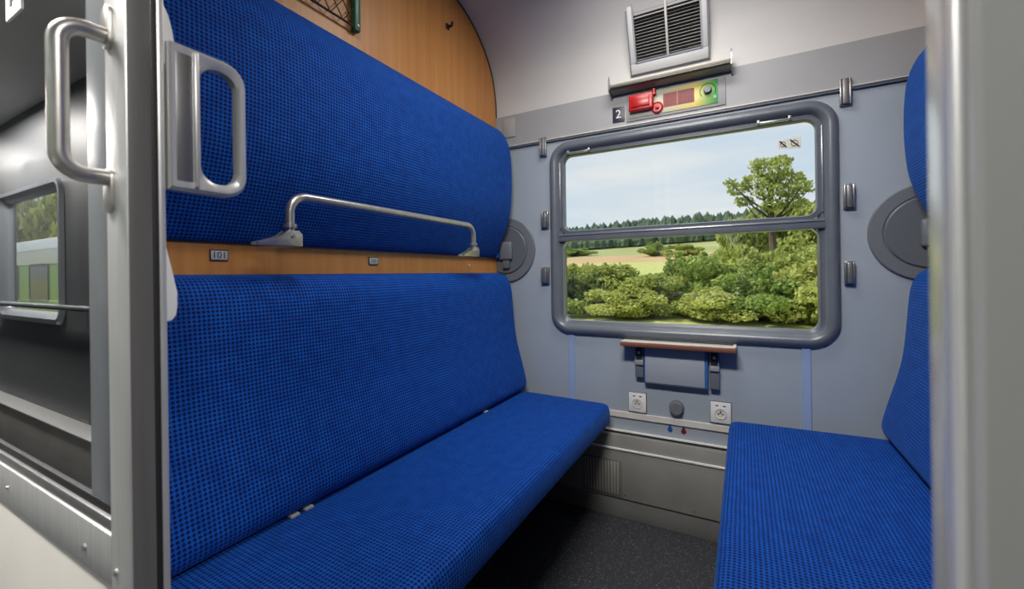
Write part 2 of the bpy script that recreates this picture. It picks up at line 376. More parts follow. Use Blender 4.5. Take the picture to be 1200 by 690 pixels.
WX0, WX1, WZ0, WZ1 = -0.880, 0.329, 0.848, 1.826
win = thing('window_1', 'compartment window in a rounded dark grey frame, landscape outside', 'window', (-0.275, D, WZ0), kind='structure')
hump = [(0, D), (0.004, D - 0.014), (0.014, D - 0.024), (0.028, D - 0.027), (0.040, D - 0.022), (0.047, D - 0.012), (0.050, D + 0.000), (0.068, D + 0.012), (0.068, D + 0.05), (0.03, D + 0.05), (0.03, D + 0.0)]
frame_ring(B(), WX0, WX1, WZ0, WZ1, 0.105, hump).build('frame', M['frame'], win, 50)
# bar between the panes, upper sash frame
bar = B().box(WX0 + 0.03, WX1 - 0.02, D - 0.012, D + 0.04, 1.318, 1.358, 0.006).build('transom_bar', M['frame'], win)
B().box(WX0 + 0.05, WX1 - 0.05, D - 0.016, D - 0.011, 1.346, 1.353, 0.002).build('bar_lip', M['sash'], bar)
sx0, sx1, sz0, sz1 = WX0 + 0.052, WX1 - 0.052, 1.352, WZ1 - 0.052
sash = frame_ring(B(), sx0, sx1, sz0, sz1, 0.06, [(0, D + 0.002), (0.018, D - 0.002), (0.022, D + 0.006), (0.022, D + 0.03), (0, D + 0.03)]).build('upper_sash', M['frame'], win, 50)
for xx in (sx0 + 0.002, sx1 - 0.002):
    B().box(xx - 0.003, xx + 0.003, D - 0.004, D + 0.004, sz0 + 0.03, sz1 - 0.05, 0.002).build('guide_strip', M['sash'], win)
for xa, xb_ in ((-0.78, -0.66), (0.055, 0.175)):
    g = B().box(xa, xb_, D - 0.022, D - 0.002, 1.757, 1.767, 0.003).box(xa, xa + .012, D - .022, D + .002, 1.757, 1.775, .002).box(xb_ - .012, xb_, D - .022, D + .002, 1.757, 1.775, .002).build('sash_pull', M['sash'], win)
up_p = pane_mesh(B(), sx0 + 0.012, sx1 - 0.012, sz0 + 0.01, sz1 - 0.01, 0.04, D + 0.018, D + 0.022).build('pane', M['pane'], win, None)
lo_p = pane_mesh(B(), WX0 + 0.06, WX1 - 0.06, WZ0 + 0.04, 1.325, 0.045, D + 0.026, D + 0.030).build('pane', M['pane'], win, None)
# lower pane bead
frame_ring(B(), WX0 + 0.062, WX1 - 0.062, WZ0 + 0.038, 1.33, 0.05, [(0, D + 0.004), (0.004, D + 0.003), (0.007, D + 0.024), (0, D + 0.024)]).build('glazing_bead', M['sash'], win, 50)
# pictogram stickers
for (px, py, w, z_) in ((917.5, 169, 0.034, 0.038), (931, 167.5, 0.044, 0.046)):
    c = oy(px, py, D + 0.017)
    s = B().box(c.x - w / 2, c.x + w / 2, c.y, c.y + 0.0006, c.z - z_ / 2, c.z + z_ / 2).build('sticker', leafmat('sticker_film', [(.9, .89, .89), (.9, .89, .89)], .75), win, None)
    tag(s, 'small white pictogram sticker with a diagonal strike')
    k = B(); k.tube([(c.x - w * .33, c.y - 0.001, c.z + z_ * .33), (c.x + w * .36, c.y - 0.001, c.z - z_ * .36)], 0.0028, 6)
    k.build('strike', M['ink'], s)
    k = B(); pts = [(c.x + math.cos(a) * w * .26, c.y - .0006, c.z + math.sin(a) * z_ * .26) for a in [2 * math.pi * i / 16 for i in range(17)]]
    k.tube(pts, 0.0016, 6); k.box(c.x - w * .2, c.x + w * .12, c.y - .001, c.y, c.z - z_ * .3, c.z - z_ * .2); k.build('symbol', mat('sticker_print', (0.30, 0.18, 0.14), 0.5), s, None)

# corridor windows (seen mirrored)
for i, (a, c) in enumerate(cw):
    lab = ('corridor window mirrored in the door glass, green carriage outside', 'corridor window next beyond the mirrored one, nearer the doorway', 'corridor window straight behind the viewpoint', 'corridor window to the right of the doorway')[i]
    w = thing('window_%d' % (i + 2), lab, 'window', ((a + c) / 2, CYW, 0.88), kind='structure')
    frame_ring(B(), a, c, 0.88, 1.79, 0.11, [(0, CYW), (0.01, CYW + 0.02), (0.035, CYW + 0.02), (0.05, CYW), (0.07, CYW - 0.02), (0.07, CYW - 0.05), (0.03, CYW - 0.05)]).build('frame', M['sash'], w, 50)
    pane_mesh(B(), a + 0.06, c - 0.06, 0.94, 1.73, 0.06, CYW - 0.034, CYW - 0.03).build('pane', M['pane'], w, None)
hr = thing('corridor_handrail', 'dark tubular handrail running across the corridor windows', 'handrail', (-2, CYW, 1.0))
B().tube([(CX0 + .02, CYW + 0.06, 1.0), (CX1 - .02, CYW + 0.06, 1.0)], 0.016, 12).build('rail', M['disc'], hr)
for x in (-5.1, -3.3, -1.5, 0.3, 2.1): B().tube([(x, CYW, 1.0), (x, CYW + 0.06, 1.0)], 0.010, 8).build('bracket', M['disc'], hr)
ch = thing('corridor_heater', 'low grey heater casing along the corridor outer wall', 'heater', (-2, CYW, 0))
B().box(CX0 + .02, CX1 - .02, CYW + .001, CYW + 0.09, 0.002, 0.33, 0.006).build('casing', M['heater'], ch)
B().box(CX0 + .02, CX1 - .02, CYW + .001, CYW + 0.10, 0.33, 0.342, 0.004).build('ledge', M['alu'], ch)

# ------------------------------------------------------------------ added fill lamps, all out of view
def lamp(name, label, x, y, z, w, d, power, group=None, col=(1, 0.965, 0.92)):
    t = thing(name, label, 'lamp', (x, y, z - 0.035), group)
    B().box(x - w / 2 - .02, x + w / 2 + .02, y - d / 2 - .02, y + d / 2 + .02, z - 0.03, z - 0.002, 0.006).build('housing', M['white'], t)
    B().box(x - w / 2, x + w / 2, y - d / 2, y + d / 2, z - 0.04, z - 0.028, 0.004).build('diffuser', M['diffuser'], t)
    ld = bpy.data.lights.new(name + '_light', 'AREA'); ld.shape = 'RECTANGLE'; ld.size = w; ld.size_y = d; ld.energy = power; ld.color = col
    lo = bpy.data.objects.new(name + '_light', ld); COL.objects.link(lo); lo.location = (0, 0, -0.012); lo.parent = t
LAMP_C, LAMP_K, LAMP_D = 9.0, (26.0, 30.0, 52.0, 34.0), 13.0
lamp('added_ceiling_lamp', 'added rectangular fill lamp on the compartment ceiling, out of view', -0.285, 1.52, 2.515, 0.55, 0.22, LAMP_C)  # unseen lamp added to brighten the window end of the compartment
for i, x in enumerate((-5.7, -4.2, -1.35, 1.0)):  # corridor lamps are added to brighten the corridor and doorway
    lamp('added_corridor_lamp', ('added corridor ceiling lamp at the far end', 'added corridor ceiling lamp one compartment before the far end', 'added corridor ceiling lamp outside the open doorway', 'added corridor ceiling lamp right of the doorway')[i], x, -0.17, 2.30, 0.6, 0.16, LAMP_K[i], 'added corridor ceiling lamps')

# unseen fill lamp added over the doorway, aimed at the window wall
dl = thing('door_lamp', 'added slim fill lamp over the doorway, out of view, turned inward', 'lamp', (-0.285, 0.40, 2.44))
dl.rotation_euler = (R(43), 0, 0)
link('housing', B().box(-.36, .36, -.10, .10, 0, .03, .006).mesh('housing', M['white']), dl)
link('diffuser', B().box(-.34, .34, -.085, .085, -.008, .002, .003).mesh('diffuser', M['diffuser']), dl)
ld = bpy.data.lights.new('door_lamp_light', 'AREA'); ld.shape = 'RECTANGLE'; ld.size = .66; ld.size_y = .16; ld.energy = LAMP_D; ld.spread = R(104); ld.color = (1, .97, .93)
lo = bpy.data.objects.new('door_lamp_light', ld); COL.objects.link(lo); lo.parent = dl; lo.location = (0, 0, -.012)

# ------------------------------------------------------------------ sliding door and jambs
door = thing('door_1', 'open sliding door with glass pane and metal frame, left foreground', 'door', (-0.9, 0.22, 0.01), kind='structure')
DX = -0.566
st = B().box(-0.616, DX, 0.200, 0.223, 0.01, 2.14, 0.0025).build('stile', M['alu'], door)
B().box(DX - .002, DX + .0008, 0.2018, 0.2222, 0.01, 2.14, 0.0005).build('edge_face', mat('dark_door_edge', (0.11, 0.105, 0.10), 0.5, var=.1, scale=3, stretch=(40, 40, 1.5)), door)  # edge face of the stile in a darker grey-brown
B().box(-0.60, DX + .001, 0.2225, 0.228, 0.01, 2.14, 0.001).build('seal', M['black'], door)
B().box(-0.60, DX + 0.002, 0.2275, 0.2345, 0.01, 2.14, 0.002).build('edge_strip', M['alu'], door)
B().box(-1.22, -1.17, 0.200, 0.223, 0.01, 2.14, 0.0025).build('stile', M['alu'], door)
B().box(-1.17, -0.616, 0.200, 0.223, 2.07, 2.14, 0.002).build('top_rail', M['alu'], door)
rl = B().box(-1.17, -0.616, 0.2005, 0.223, 0.815, 0.872, 0.002).build('bottom_rail', M['alu'], door)
B().box(-1.17, -0.616, 0.203, 0.215, 0.872, 0.886, 0.002).build('glazing_bead', M['alu_dark'], rl)
B().box(-1.17, -0.616, 0.207, 0.217, 0.886, 0.897, 0.001).build('gasket', M['black'], rl)
B().box(-0.622, -0.616, 0.206, 0.217, 0.88, 2.07, 0.001).build('gasket', M['black'], door)
B().box(-1.17, -0.616, 0.204, 0.220, 0.03, 0.815, 0.002).build('lower_panel', M['door_cream'], door)
B().box(-1.17, -0.616, 0.210, 0.214, 0.888, 2.075).build('glass_pane', M['door_glass'], door, None)
B().box(-0.690, -0.622, 0.2076, 0.2098, 0.897, 2.07, 0.0006).build('inner_strip', mat('door_strip_grey', (0.20, 0.215, 0.23), 0.3), door)
for px, py in ((99, 641), (136, 671), (9, 571)):
    c = oy(px, py, 0.2); s = 0.0042 if px > 20 else 0.0025
    B().lathe((c.x, 0.2005, c.z), (0, -1, 0), [(s, 0), (s, 0.0012), (s * .6, 0.0026), (0.0002, 0.003)], 14).build('screw', M['steel'], rl)
# corridor-side pull handle
hd = B(); zt, zb = 1.417, 1.264; xh = -0.603; hy = 0.160
hd.tube(fillet([(xh, 0.199, zt), (xh, hy, zt), (xh, hy, zb), (xh, 0.199, zb)], 0.021, 8), 0.0084, 16)
hdl = hd.build('pull_handle', M['steel'], door)
for z in (zt, zb):
    dz = 0.012 if z == zt else -0.012
    B().prism([(x, 0.2005, zz) for x, zz in rrect(xh - 0.010, xh + 0.010, z + dz - 0.026, z + dz + 0.022, 0.0095, 5)], (0, -0.004, 0), 0.001).build('mount_plate', M['steel'], hdl)
# compartment-side loop handle, in the plane of the door edge
def yz(pts, x): return [(x, y, z) for y, z in pts]
lo_o = rrect(0.215, 0.320, 1.254, 1.421, 0.026, 7); lo_i = rrect(0.268, 0.310, 1.268, 1.407, 0.019, 7)
b = B(); x0, x1 = DX - 0.006, DX + 0.009
def inset_loop(lp, k, c): return [((y - c[0]) * k + c[0], (z - c[1]) * k + c[1]) for y, z in lp]
co = (0.2675, 1.3375); ci = (0.289, 1.3375)
lo_o = [(max(y, .236), z) for y, z in lo_o]; co = (.27, 1.3375)
lp = [yz(lo_o, x0), yz(lo_o, x1 - 0.004), yz(inset_loop(lo_o, 0.955, co), x1), yz(inset_loop(lo_i, 1.10, ci), x1), yz(lo_i, x1 - 0.004), yz(lo_i, x0), yz(lo_o, x0)]
b.ring_loft(lp, caps=False); bmesh.ops.remove_doubles(b.bm, verts=b.bm.verts[:], dist=1e-6)
ih = b.build('loop_handle', M['alu'], door, 40)
B().box(DX + 0.004, DX + 0.0095, 0.241, 0.259, 1.264, 1.411, 0.002).build('grip_recess', M['alu_dark'], ih)
B().box(DX + 0.004, DX + 0.013, 0.259, 0.264, 1.259, 1.416, 0.002).build('recess_lip', M['alu'], ih)
# rounded stop buffers on the door edge
for o in ([(.230, 1.466), (.236, 1.462), (.2400, 1.452), (.2438, 1.436), (.2465, 1.415), (.2465, 1.395), (.230, 1.395)],
          [(.230, 1.205), (.2355, 1.192), (.2410, 1.162), (.2455, 1.138), (.2462, 1.124), (.2445, 1.113), (.2405, 1.107), (.230, 1.106)]):
    B().prism([(DX - .012, y, z) for y, z in o], (0.010, 0, 0), 0.0015).build('stop_buffer', M['white'], door)
# stickers on the door glass
for px0, px1, py1 in ((8, 25.5, 35), (-14, 5, 14)):
    a = oy(px0, py1 - 12, 0.2095); c = oy(px1, py1 - 12, 0.2095)
    sk = B().box(a.x, c.x, 0.2085, 0.2097, a.z - .004, a.z + 0.062).build('sticker', mat('sticker_white', (0.7, 0.69, 0.66), 0.5), door, None)
    tag(sk, 'white pictogram sticker on the door glass')
    w = c.x - a.x
    B().box(a.x + w * .3, a.x + w * .45, 0.2080, 0.2086, a.z + .012, a.z + .030).box(a.x + w * .45, a.x + w * .72, 0.2080, 0.2086, a.z + .018, a.z + .024).build('symbol', M['ink'], sk, None)

# door frame on the right of the opening
jm = thing('door_frame', 'blurred metal door jamb close at the right edge', 'door frame', (0.1, 0.22, 0), kind='structure')
B().box(0.070, 0.13, 0.226, 0.248, 0, 2.15, 0.0015).build('inner_strip', M['polish'], jm)
B().box(0.0695, 0.13, 0.2185, 0.2258, 0, 2.15, 0.003, 4).build('jamb_post', M['alu'], jm)
B().box(0.074, 0.13, 0.208, 0.2195, 0, 2.15, 0.001).build('groove', M['alu_dark'], jm)
B().box(0.069, 0.16, 0.198, 0.208, 0, 2.15, 0.003).build('cover_plate', mat('jamb_cover_grey', (0.33, 0.33, 0.32), 0.4, metal=.3), jm)

# ------------------------------------------------------------------ cushions
def cushion(name, sec, y0, y1, parent, mirror=None, inset=0.03, nlen=24):
    """sec: closed x,z outline; lofted along y with rounded ends; uv in metres"""
    if mirror is not None: sec = [(mirror - x, z) for x, z in sec]
    P = np.array(sec, float); n = len(P)
    tan = np.roll(P, -1, 0) - np.roll(P, 1, 0); tan /= np.linalg.norm(tan, axis=1)[:, None] + 1e-9
    nor = np.stack([tan[:, 1], -tan[:, 0]], 1)
    cen = P.mean(0)
    if np.sum(nor * (P - cen)) < 0: nor = -nor
    arc = np.concatenate([[0], np.cumsum(np.linalg.norm(np.roll(P, -1, 0) - P, axis=1))])
    ys, ins = [], []
    for k in range(7):
        a = k / 6 * math.pi / 2; ys.append(y0 + inset * (1 - math.sin(a))); ins.append(inset * (1 - math.cos(a)))
    ys, ins = ys[::-1], ins[::-1]
    ys = [y0 + inset * (1 - math.cos(k / 6 * math.pi / 2)) for k in range(7)]; ins = [inset * (1 - math.sin(k / 6 * math.pi / 2)) for k in range(7)]
    mid = [y0 + inset + (y1 - y0 - 2 * inset) * k / nlen for k in range(1, nlen)]
    ys = ys + mid + [y0 + y1 - y for y in ys[::-1]]; ins = ins + [0] * len(mid) + ins[::-1]
    V = []; UVv = []
    for y, i in zip(ys, ins):
        q = P - nor * i; q[:, 0] = np.clip(q[:, 0], P[:, 0].min(), P[:, 0].max())
        for (x, z) in q: V.append((x, y, z))
    Fc = []; U = []
    for r in range(len(ys) - 1):
        for k in range(n):
            j = (k + 1) % n
            Fc.append((r * n + k, r * n + j, (r + 1) * n + j, (r + 1) * n + k))
            U.append([(ys[r], arc[k]), (ys[r], arc[k + 1]), (ys[r + 1], arc[k + 1]), (ys[r + 1], arc[k])])
    Fc.append(tuple(range(n))[::-1]); U.append([(p[0], p[1]) for p in (P[::-1])])
    L = (len(ys) - 1) * n
    Fc.append(tuple(L + k for k in range(n))); U.append([(p[0], p[1]) for p in P])
    sh = origin_of(parent) if parent else Vector((0, 0, 0))
    me = bpy.data.meshes.new(name); me.from_pydata([(x - sh.x, y - sh.y, z - sh.z) for x, y, z in V], [], Fc)
    uvl = me.uv_layers.new(name='UVMap'); flat = [c for f in U for uv in f for c in uv]; uvl.data.foreach_set('uv', flat)
    me.update(); bm = bmesh.new(); bm.from_mesh(me); bmesh.ops.recalc_face_normals(bm, faces=bm.faces[:]); bm.to_mesh(me); bm.free()
    setmesh(me, M['fabric'], 50)
    return link(name, me, parent)

up_sec = catmull([(-1.196, 1.945), (-1.165, 1.940), (-1.135, 1.921), (-1.105, 1.882), (-1.083, 1.825), (-1.073, 1.75), (-1.070, 1.65), (-1.074, 1.55), (-1.085, 1.47), (-1.11, 1.39), (-1.145, 1.315), (-1.172, 1.265), (-1.185, 1.249), (-1.196, 1.247)], 3)
lo_sec = catmull([(-1.196, 1.164), (-1.165, 1.163), (-1.125, 1.155), (-1.1, 1.132), (-1.083, 1.09), (-1.075, 1.02), (-1.068, .93), (-1.058, .84), (-1.04, .76), (-1.018, .68), (-1.003, .62), (-.999, .588), (-1.008, .562), (-1.03, .552), (-1.10, .55), (-1.196, .55)], 3)
def seat_sec(front):
    return catmull([(-1.190, .546), (-1.0, .546), (-.80, .543), (front - .09, .540), (front - .034, .5385), (front - .012, .533), (front - .002, .519), (front + .003, .49), (front + .001, .457), (front - .006, .443), (front - .03, .437)], 3) + [(-.9, .437), (-1.190, .437)]
MIR = XL + XR
Y0, Y1 = 0.30, 2.005
def bench(side):
    mir = None if side == 'left' else MIR
    fx = lambda x: x if mir is None else mir - x
    lab = {'left': 'long blue dotted fabric bench seat, left of the aisle', 'right': 'blue dotted fabric bench seat at the lower right'}[side]
    front = -0.562 if side == 'left' else MIR + 0.060
    t = thing('bench_seat', lab, 'bench', (fx(-0.9), 1.1, 0.0), 'facing benches')
    cushion('seat_cushion', seat_sec(front), Y0, Y1 - .005, t, mir, 0.028)
    b = B(); b.box(fx(-1.17), fx(front - 0.06), 0.36, 1.95, 0.405, 0.436, 0.004); b.build('seat_frame', M['seat_under'], t)
    for y in (0.42, 1.15, 1.9):
        b = B(); b.prism([(fx(-1.198), y, 0.405), (fx(front - .12), y, 0.405), (fx(-1.05), y, 0.002), (fx(-1.198), y, 0.002)], (0, 0.02, 0)); b.build('support_bracket', M['seat_under'], t)
    lab = {'left': 'tall blue fabric backrest above the left bench seat', 'right': 'narrow visible blue backrest above the right bench seat'}[side]
    bk = thing('backrest', lab, 'backrest', (fx(-1.1), 1.1, .55), 'lower backrests')
    cushion('back_cushion', lo_sec, Y0, Y1, bk, mir, 0.03)
    if side == 'left':
        for px, py in ((344.5, 591), (361, 581.5), (569, 475)):
            c = ox(px, py, -1.008)
            B().box(-1.018, -1.0, c.y - .012, c.y + .012, 0.5475, 0.555, 0.002).build('metal_clip', M['alu'], bk)
    lab = {'left': 'folded upper bunk with blue fabric, steel guard bar on its front', 'right': 'folded upper bunk in blue fabric at the right edge'}[side]
    bu = thing('folded_bunk', lab, 'bunk', (fx(-1.15), 1.1, 1.247), 'folded upper bunks')
    cushion('bunk_cushion', up_sec, Y0, Y1, bu, mir, 0.03)
    # guard bar
    ya, yb, xb = 0.712, 1.582, -1.052
    g = B(); g.tube(fillet([(fx(xb), ya, 1.262), (fx(xb), ya, 1.372), (fx(xb), yb, 1.372), (fx(xb), yb, 1.262)], 0.048, 10), 0.0115, 16)
    gb = g.build('guard_bar', M['steel'], bu)
    for y, s in ((ya, -1), (yb, -1)):
        B().lathe((fx(xb), y, 1.284), (0, 0, 1), [(0.0115, 0), (0.017, 0.001), (0.017, 0.011), (0.0115, 0.012)], 16).build('collar', M['steel'], gb)
        k = B()
        o = [(y + 0.026, 1.236), (y + 0.026, 1.268), (y + 0.016, 1.278), (y - 0.016, 1.276), (y - 0.03, 1.262), (y - 0.05, 1.255), (y - 0.095, 1.242), (y - 0.095, 1.236)]
        for xx in (xb - 0.016, xb + 0.010):
            k.prism([(fx(xx), a, z) for a, z in o], (0.005 if mir is None else -0.005, 0, 0), 0.001)
        k.box(fx(-1.15), fx(xb + .015), y - .03, y + .026, 1.236, 1.241, 0.001)
        k.build('bracket', M['steel'], gb)
        B().tube([(fx(xb - .02), y - .002, 1.262), (fx(xb + .019), y - .002, 1.262)], 0.0045, 10).build('pivot_pin', M['steel'], gb)
bench('left'); bench('right')

# ------------------------------------------------------------------ left wall bits
for (a, c, s, lab) in (((245, 292), (267, 306), '101', 'small framed seat number plate reading 101'), ((431.5, 301), (442.5, 310.5), '103', 'smaller square seat number plate nearer the window')):
    p, q = ox(*a, XL), ox(*c, XL); cy, cz = (p.y + q.y) / 2, (p.z + q.z) / 2; w, h = abs(q.y - p.y), abs(q.z - p.z)
    t = thing('number_plate', lab, 'plate', (XL, cy, cz), 'seat number plates')
    B().box(XL + .0005, XL + 0.003, cy - w / 2, cy + w / 2, cz - h / 2, cz + h / 2, 0.001).build('plate_frame', M['black'], t)
    B().box(XL + 0.003, XL + 0.0042, cy - w / 2 + .0025, cy + w / 2 - .0025, cz - h / 2 + .003, cz + h / 2 - .003, 0.0005).build('plate_face', M['plate'], t)
    text('digits', s, h * 0.82 if s == '101' else h * .6, M['ink'], t, face_left((XL + 0.0044, cy, cz)))
c = ox(550, 311, XL)
tag(B().lathe((XL, c.y, c.z), (1, 0, 0), [(0.006, 0), (0.006, 0.002), (0.003, 0.004), (0.0003, 0.0045)], 14).build('screw_cap', M['alu'], None), 'tiny screw cap on wood below the right end of the guard bar', 'screw')
# luggage net
a = ox(416.5, 38, XL + 0.012)
net = thing('luggage_net', 'brown cord net with a green end post on the upper wood wall', 'net', (XL, a.y, a.z))
B().box(XL + .001, XL + 0.026, a.y - 0.014, a.y + 0.014, a.z, a.z + 0.36, 0.006).build('end_post', M['green_post'], net)
B().lathe((XL + 0.026, a.y, a.z + 0.02), (1, 0, 0), [(0.006, 0), (0.006, 0.002), (0.0003, 0.004)], 12).build('screw', M['steel'], net)
b = B(); nx = XL + 0.02; yA, yB = 0.45, a.y - 0.012; zA, zB = a.z + 0.012, a.z + 0.34
b.tube([(nx, yA, zA), (nx, yB, zA)], 0.004, 6); b.tube([(nx, yA, zB), (nx, yB, zB)], 0.004, 6)
step = 0.05; k = yA - 0.4
while k < yB + 0.4:
    for sgn in (1, -1):
        pts = []
        for i in range(2):
            z = zA if i == 0 else zB; y = k + (z - zA) * sgn * 0.75; pts.append(Vector((nx, y, z)))
        p, q = pts
        def cl(p, q, Y):
            f = (Y - p.y) / (q.y - p.y); return p + (q - p) * f
        lo_, hi_ = (p, q) if p.y < q.y else (q, p)
        if hi_.y > yA and lo_.y < yB:
            l2 = cl(lo_, hi_, yA) if lo_.y < yA else lo_; h2 = cl(lo_, hi_, yB) if hi_.y > yB else hi_
            if (h2 - l2).length > 0.01: b.tube([l2, h2], 0.0018, 5)
    k += step
tag(b.build('net_mesh', M['netcord'], net), kind='stuff')
B().box(XL + .001, XL + 0.026, yA - 0.028, yA, a.z, a.z + 0.36, 0.006).build('end_post', M['green_post'], net)
c = ox(524, 31, XL)
hk = thing('coat_hook', 'small black coat hook on the wood wall below the ceiling curve', 'hook', (XL, c.y, c.z))
B().box(XL, XL + 0.006, c.y - .012, c.y + .012, c.z - .014, c.z + .012, 0.003).build('base_plate', M['black'], hk)
B().tube(fillet([(XL + .004, c.y, c.z), (XL + .026, c.y, c.z - .006), (XL + .030, c.y, c.z + .012)], 0.006, 5), 0.006, 10).build('peg', M['black'], hk)

# ------------------------------------------------------------------ back wall bits
def bw(px, py, Y=D): return oy(px, py, Y)
# curtain rail
cr = thing('curtain_rail', 'thin dark curtain rail running along the wall above the window', 'rail', (-0.28, D, 1.846))
B().box(XL + .002, XR - .002, D - 0.016, D - 0.0005, 1.848, 1.853, 0.001).build('rail_lip', M['cream'], cr)
B().box(XL + .002, XR - .002, D - 0.012, D - 0.0005, 1.838, 1.848, 0.001).build('track', M['disc'], cr)
clips = [((633, 162), (642, 184), 'upright metal curtain clip at the upper left window corner'), ((982, 94), (998, 124), 'upright metal curtain clip at the upper right window corner'),
         ((635, 248), (644, 268), 'metal curtain clip left of the window, beside the transom'), ((635, 313), (645, 333), 'metal curtain clip left of the window, below the transom'),
         ((987, 216), (1002, 245), 'metal curtain clip right of the window, above the transom'), ((988, 306), (1002, 334), 'metal curtain clip right of the window, below the transom')]
for (a, c, lab) in clips:
    p, q = bw(*a), bw(*c); x0, x1, z1, z0 = p.x, q.x, p.z, q.z
    if x1 > x0: x0, x1 = x0 + .002, x1 - .002
    t = thing('curtain_clip', lab, 'clip', ((x0 + x1) / 2, D, z0), 'curtain clips around the window')
    w = x1 - x0
    B().box(x0, x1, D - 0.010, D - .0003, z0, z1, 0.003).build('back_plate', M['clip'], t)
    B().box(x0 + w * .22, x1 - w * .22, D - 0.024, D - 0.010, z0 + .006, z1 - .006, 0.004).build('spring', M['alu_dark'], t)
    B().box(x0, x0 + w * .2, D - 0.020, D - 0.009, z0 + .004, z1 - .004, 0.002).box(x1 - w * .2, x1, D - 0.020, D - 0.009, z0 + .004, z1 - .004, 0.002).build('side_lugs', M['clip'], t)
# round wall lamps beside the bunks
for side, cx in (('left', -1.145), ('right', 0.585)):
    cz = 1.287; s = 1 if side == 'left' else -1
    lab = {'left': 'dark grey round reading lamp disc left of the window', 'right': 'dark grey round reading lamp disc right of the window'}[side]
    t = thing('reading_lamp', lab, 'lamp', (cx, D, cz), 'round reading lamps')
    # keep inside the room: clip the circle at the partition
    wall_x = XL + .002 if side == 'left' else XR - .002
    def clipc(r, y): 
        return [((max(cx + r * math.cos(a), wall_x) if side == 'left' else min(cx + r * math.cos(a), wall_x)), y, cz + r * math.sin(a)) for a in [2 * math.pi * i / 56 for i in range(56)]]
    b = B(); b.ring_loft([clipc(0.176, D - .0003), clipc(0.176, D - .008), clipc(0.172, D - .012), clipc(0.134, D - .012), clipc(0.131, D - .009)]); b.build('rim', M['disc2'], t)
    b = B(); b.ring_loft([clipc(0.128, D - .008), clipc(0.128, D - .014), clipc(0.124, D - .017)]); b.build('disc', M['disc'], t)
    kx = cx + (0.012 if side == 'left' else 0.006)
    b = B(); b.box(kx - .038, kx + .038, D - 0.042, D - 0.015, cz - 0.055, cz + 0.045, 0.014, 4); hd_ = b.build('lamp_head', M['disc2'], t)
    b = B(); b.box(kx - .02, kx + .02, D - 0.035, D - 0.014, cz - 0.10, cz - 0.055, 0.004); b.build('switch_block', M['disc'], t)
# small pale cover plate in the corner above left bunk
p = bw(590, 141, D - .006); q = bw(604, 160, D - .006)
tag(B().box(max(p.x, XL + .01), q.x, D - 0.012, D - 0.0065, q.z, p.z, 0.002).build('blank_cover_plate', mat('pale_grey_cover', (0.34, 0.34, 0.33), 0.5), None), 'small pale square cover plate at the upper left wall corner', 'cover plate')
# number sign 2
p = bw(718, 127, D - .006); q = bw(732, 142, D - .006)
t = thing('class_sign', 'small dark square sign with a white 2 above the window', 'sign', ((p.x + q.x) / 2, D, (p.z + q.z) / 2))
B().box(p.x, q.x, D - 0.010, D - 0.0065, q.z, p.z, 0.0008).build('sign_plate', M['navy'], t)
text('digit', '2', 0.056, M['white'], t, face_back(((p.x + q.x) / 2, D - 0.0105, (p.z + q.z) / 2)))
# emergency panel
PX0, PX1, PZ0, PZ1 = -0.478, -0.058, 1.868, 1.992
ep = thing('emergency_panel', 'yellow and green control panel with red emergency brake above window', 'panel', ((PX0 + PX1) / 2, D, PZ0))
B().box(PX0, PX1, D - 0.012, D - 0.0065, PZ0, PZ1, 0.002).build('back_plate', M['wall_up'], ep)
B().box(PX0 + .012, PX1 - .03, D - 0.0145, D - 0.012, PZ0 + .012, PZ1 - .008, 0.0005).build('printed_face', M['print'], ep)
Yp = D - 0.0145
def pr(a, c):
    p, q = bw(*a, Yp), bw(*c, Yp); return p.x, q.x, (q.z), (p.z)
x0, x1, z0, z1 = -0.462, -0.352, 1.903, 1.978
bx_ = B().box(x0, x1, Yp - 0.028, Yp, z0, z1, 0.007, 3).build('brake_box', M['red'], ep)
B().box(x0 + .012, x1 - .016, Yp - 0.034, Yp - 0.027, z0 + .014, z1 - .014, 0.004).build('brake_lever', mat('deep_red_lever', (0.38, 0.006, 0.008), 0.3), bx_)
B().tube([(x1 + .002, Yp - .012, z1 - .012), (x1 + .002, Yp - .012, z1 + .012)], 0.009, 10).build('hinge', M['red'], bx_)
B().lathe((-0.338, Yp, 1.907), (0, -1, 0), [(0.026, 0), (0.026, 0.006), (0.021, 0.010), (0.019, 0.007), (0.008, 0.007), (0.008, 0.016), (0.0005, 0.018)], 24).build('reset_button', M['red'], ep)
nb = B().box(-0.312, -0.252, Yp - 0.0012, Yp, 1.903, 1.965).build('red_notice', M['red_print'], ep, None)
nb2 = B().box(-0.2505, -0.182, Yp - 0.0012, Yp, 1.903, 1.965).build('red_notice', M['red_dark'], ep, None)
for i in range(5):
    B().box(-0.305, -0.259, Yp - 0.0018, Yp - .0012, 1.909 + i * .011, 1.913 + i * .011).build('print_line', M['red_dark'], nb, None)
for i in range(6):
    a0 = -0.249 + i * 0.0115; B().prism([(a0, Yp - .0012, 1.904), (a0 + .006, Yp - .0012, 1.904), (a0 + .006 + .0, Yp - .0012, 1.964), (a0, Yp - .0012, 1.964)] if False else [(a0, Yp - .0012, 1.912), (a0 + .0045, Yp - .0012, 1.910), (a0 + .009, Yp - .0012, 1.952), (a0 + .0045, Yp - .0012, 1.955)], (0, -0.0006, 0)).build('print_line', M['red_print'], nb2, None)
B().lathe((-0.128, Yp, 1.940), (0, -1, 0), [(0.016, 0), (0.016, 0.010), (0.013, 0.018), (0.0005, 0.019)], 24).build('volume_knob', M['disc'], ep)
dk = mat('dark_green_print', (0.02, 0.09, 0.03), 0.5)
arc = [(-0.128 + 0.031 * math.cos(R(a)), Yp - .0006, 1.940 + 0.031 * math.sin(R(a))) for a in range(-30, 230, 12)]
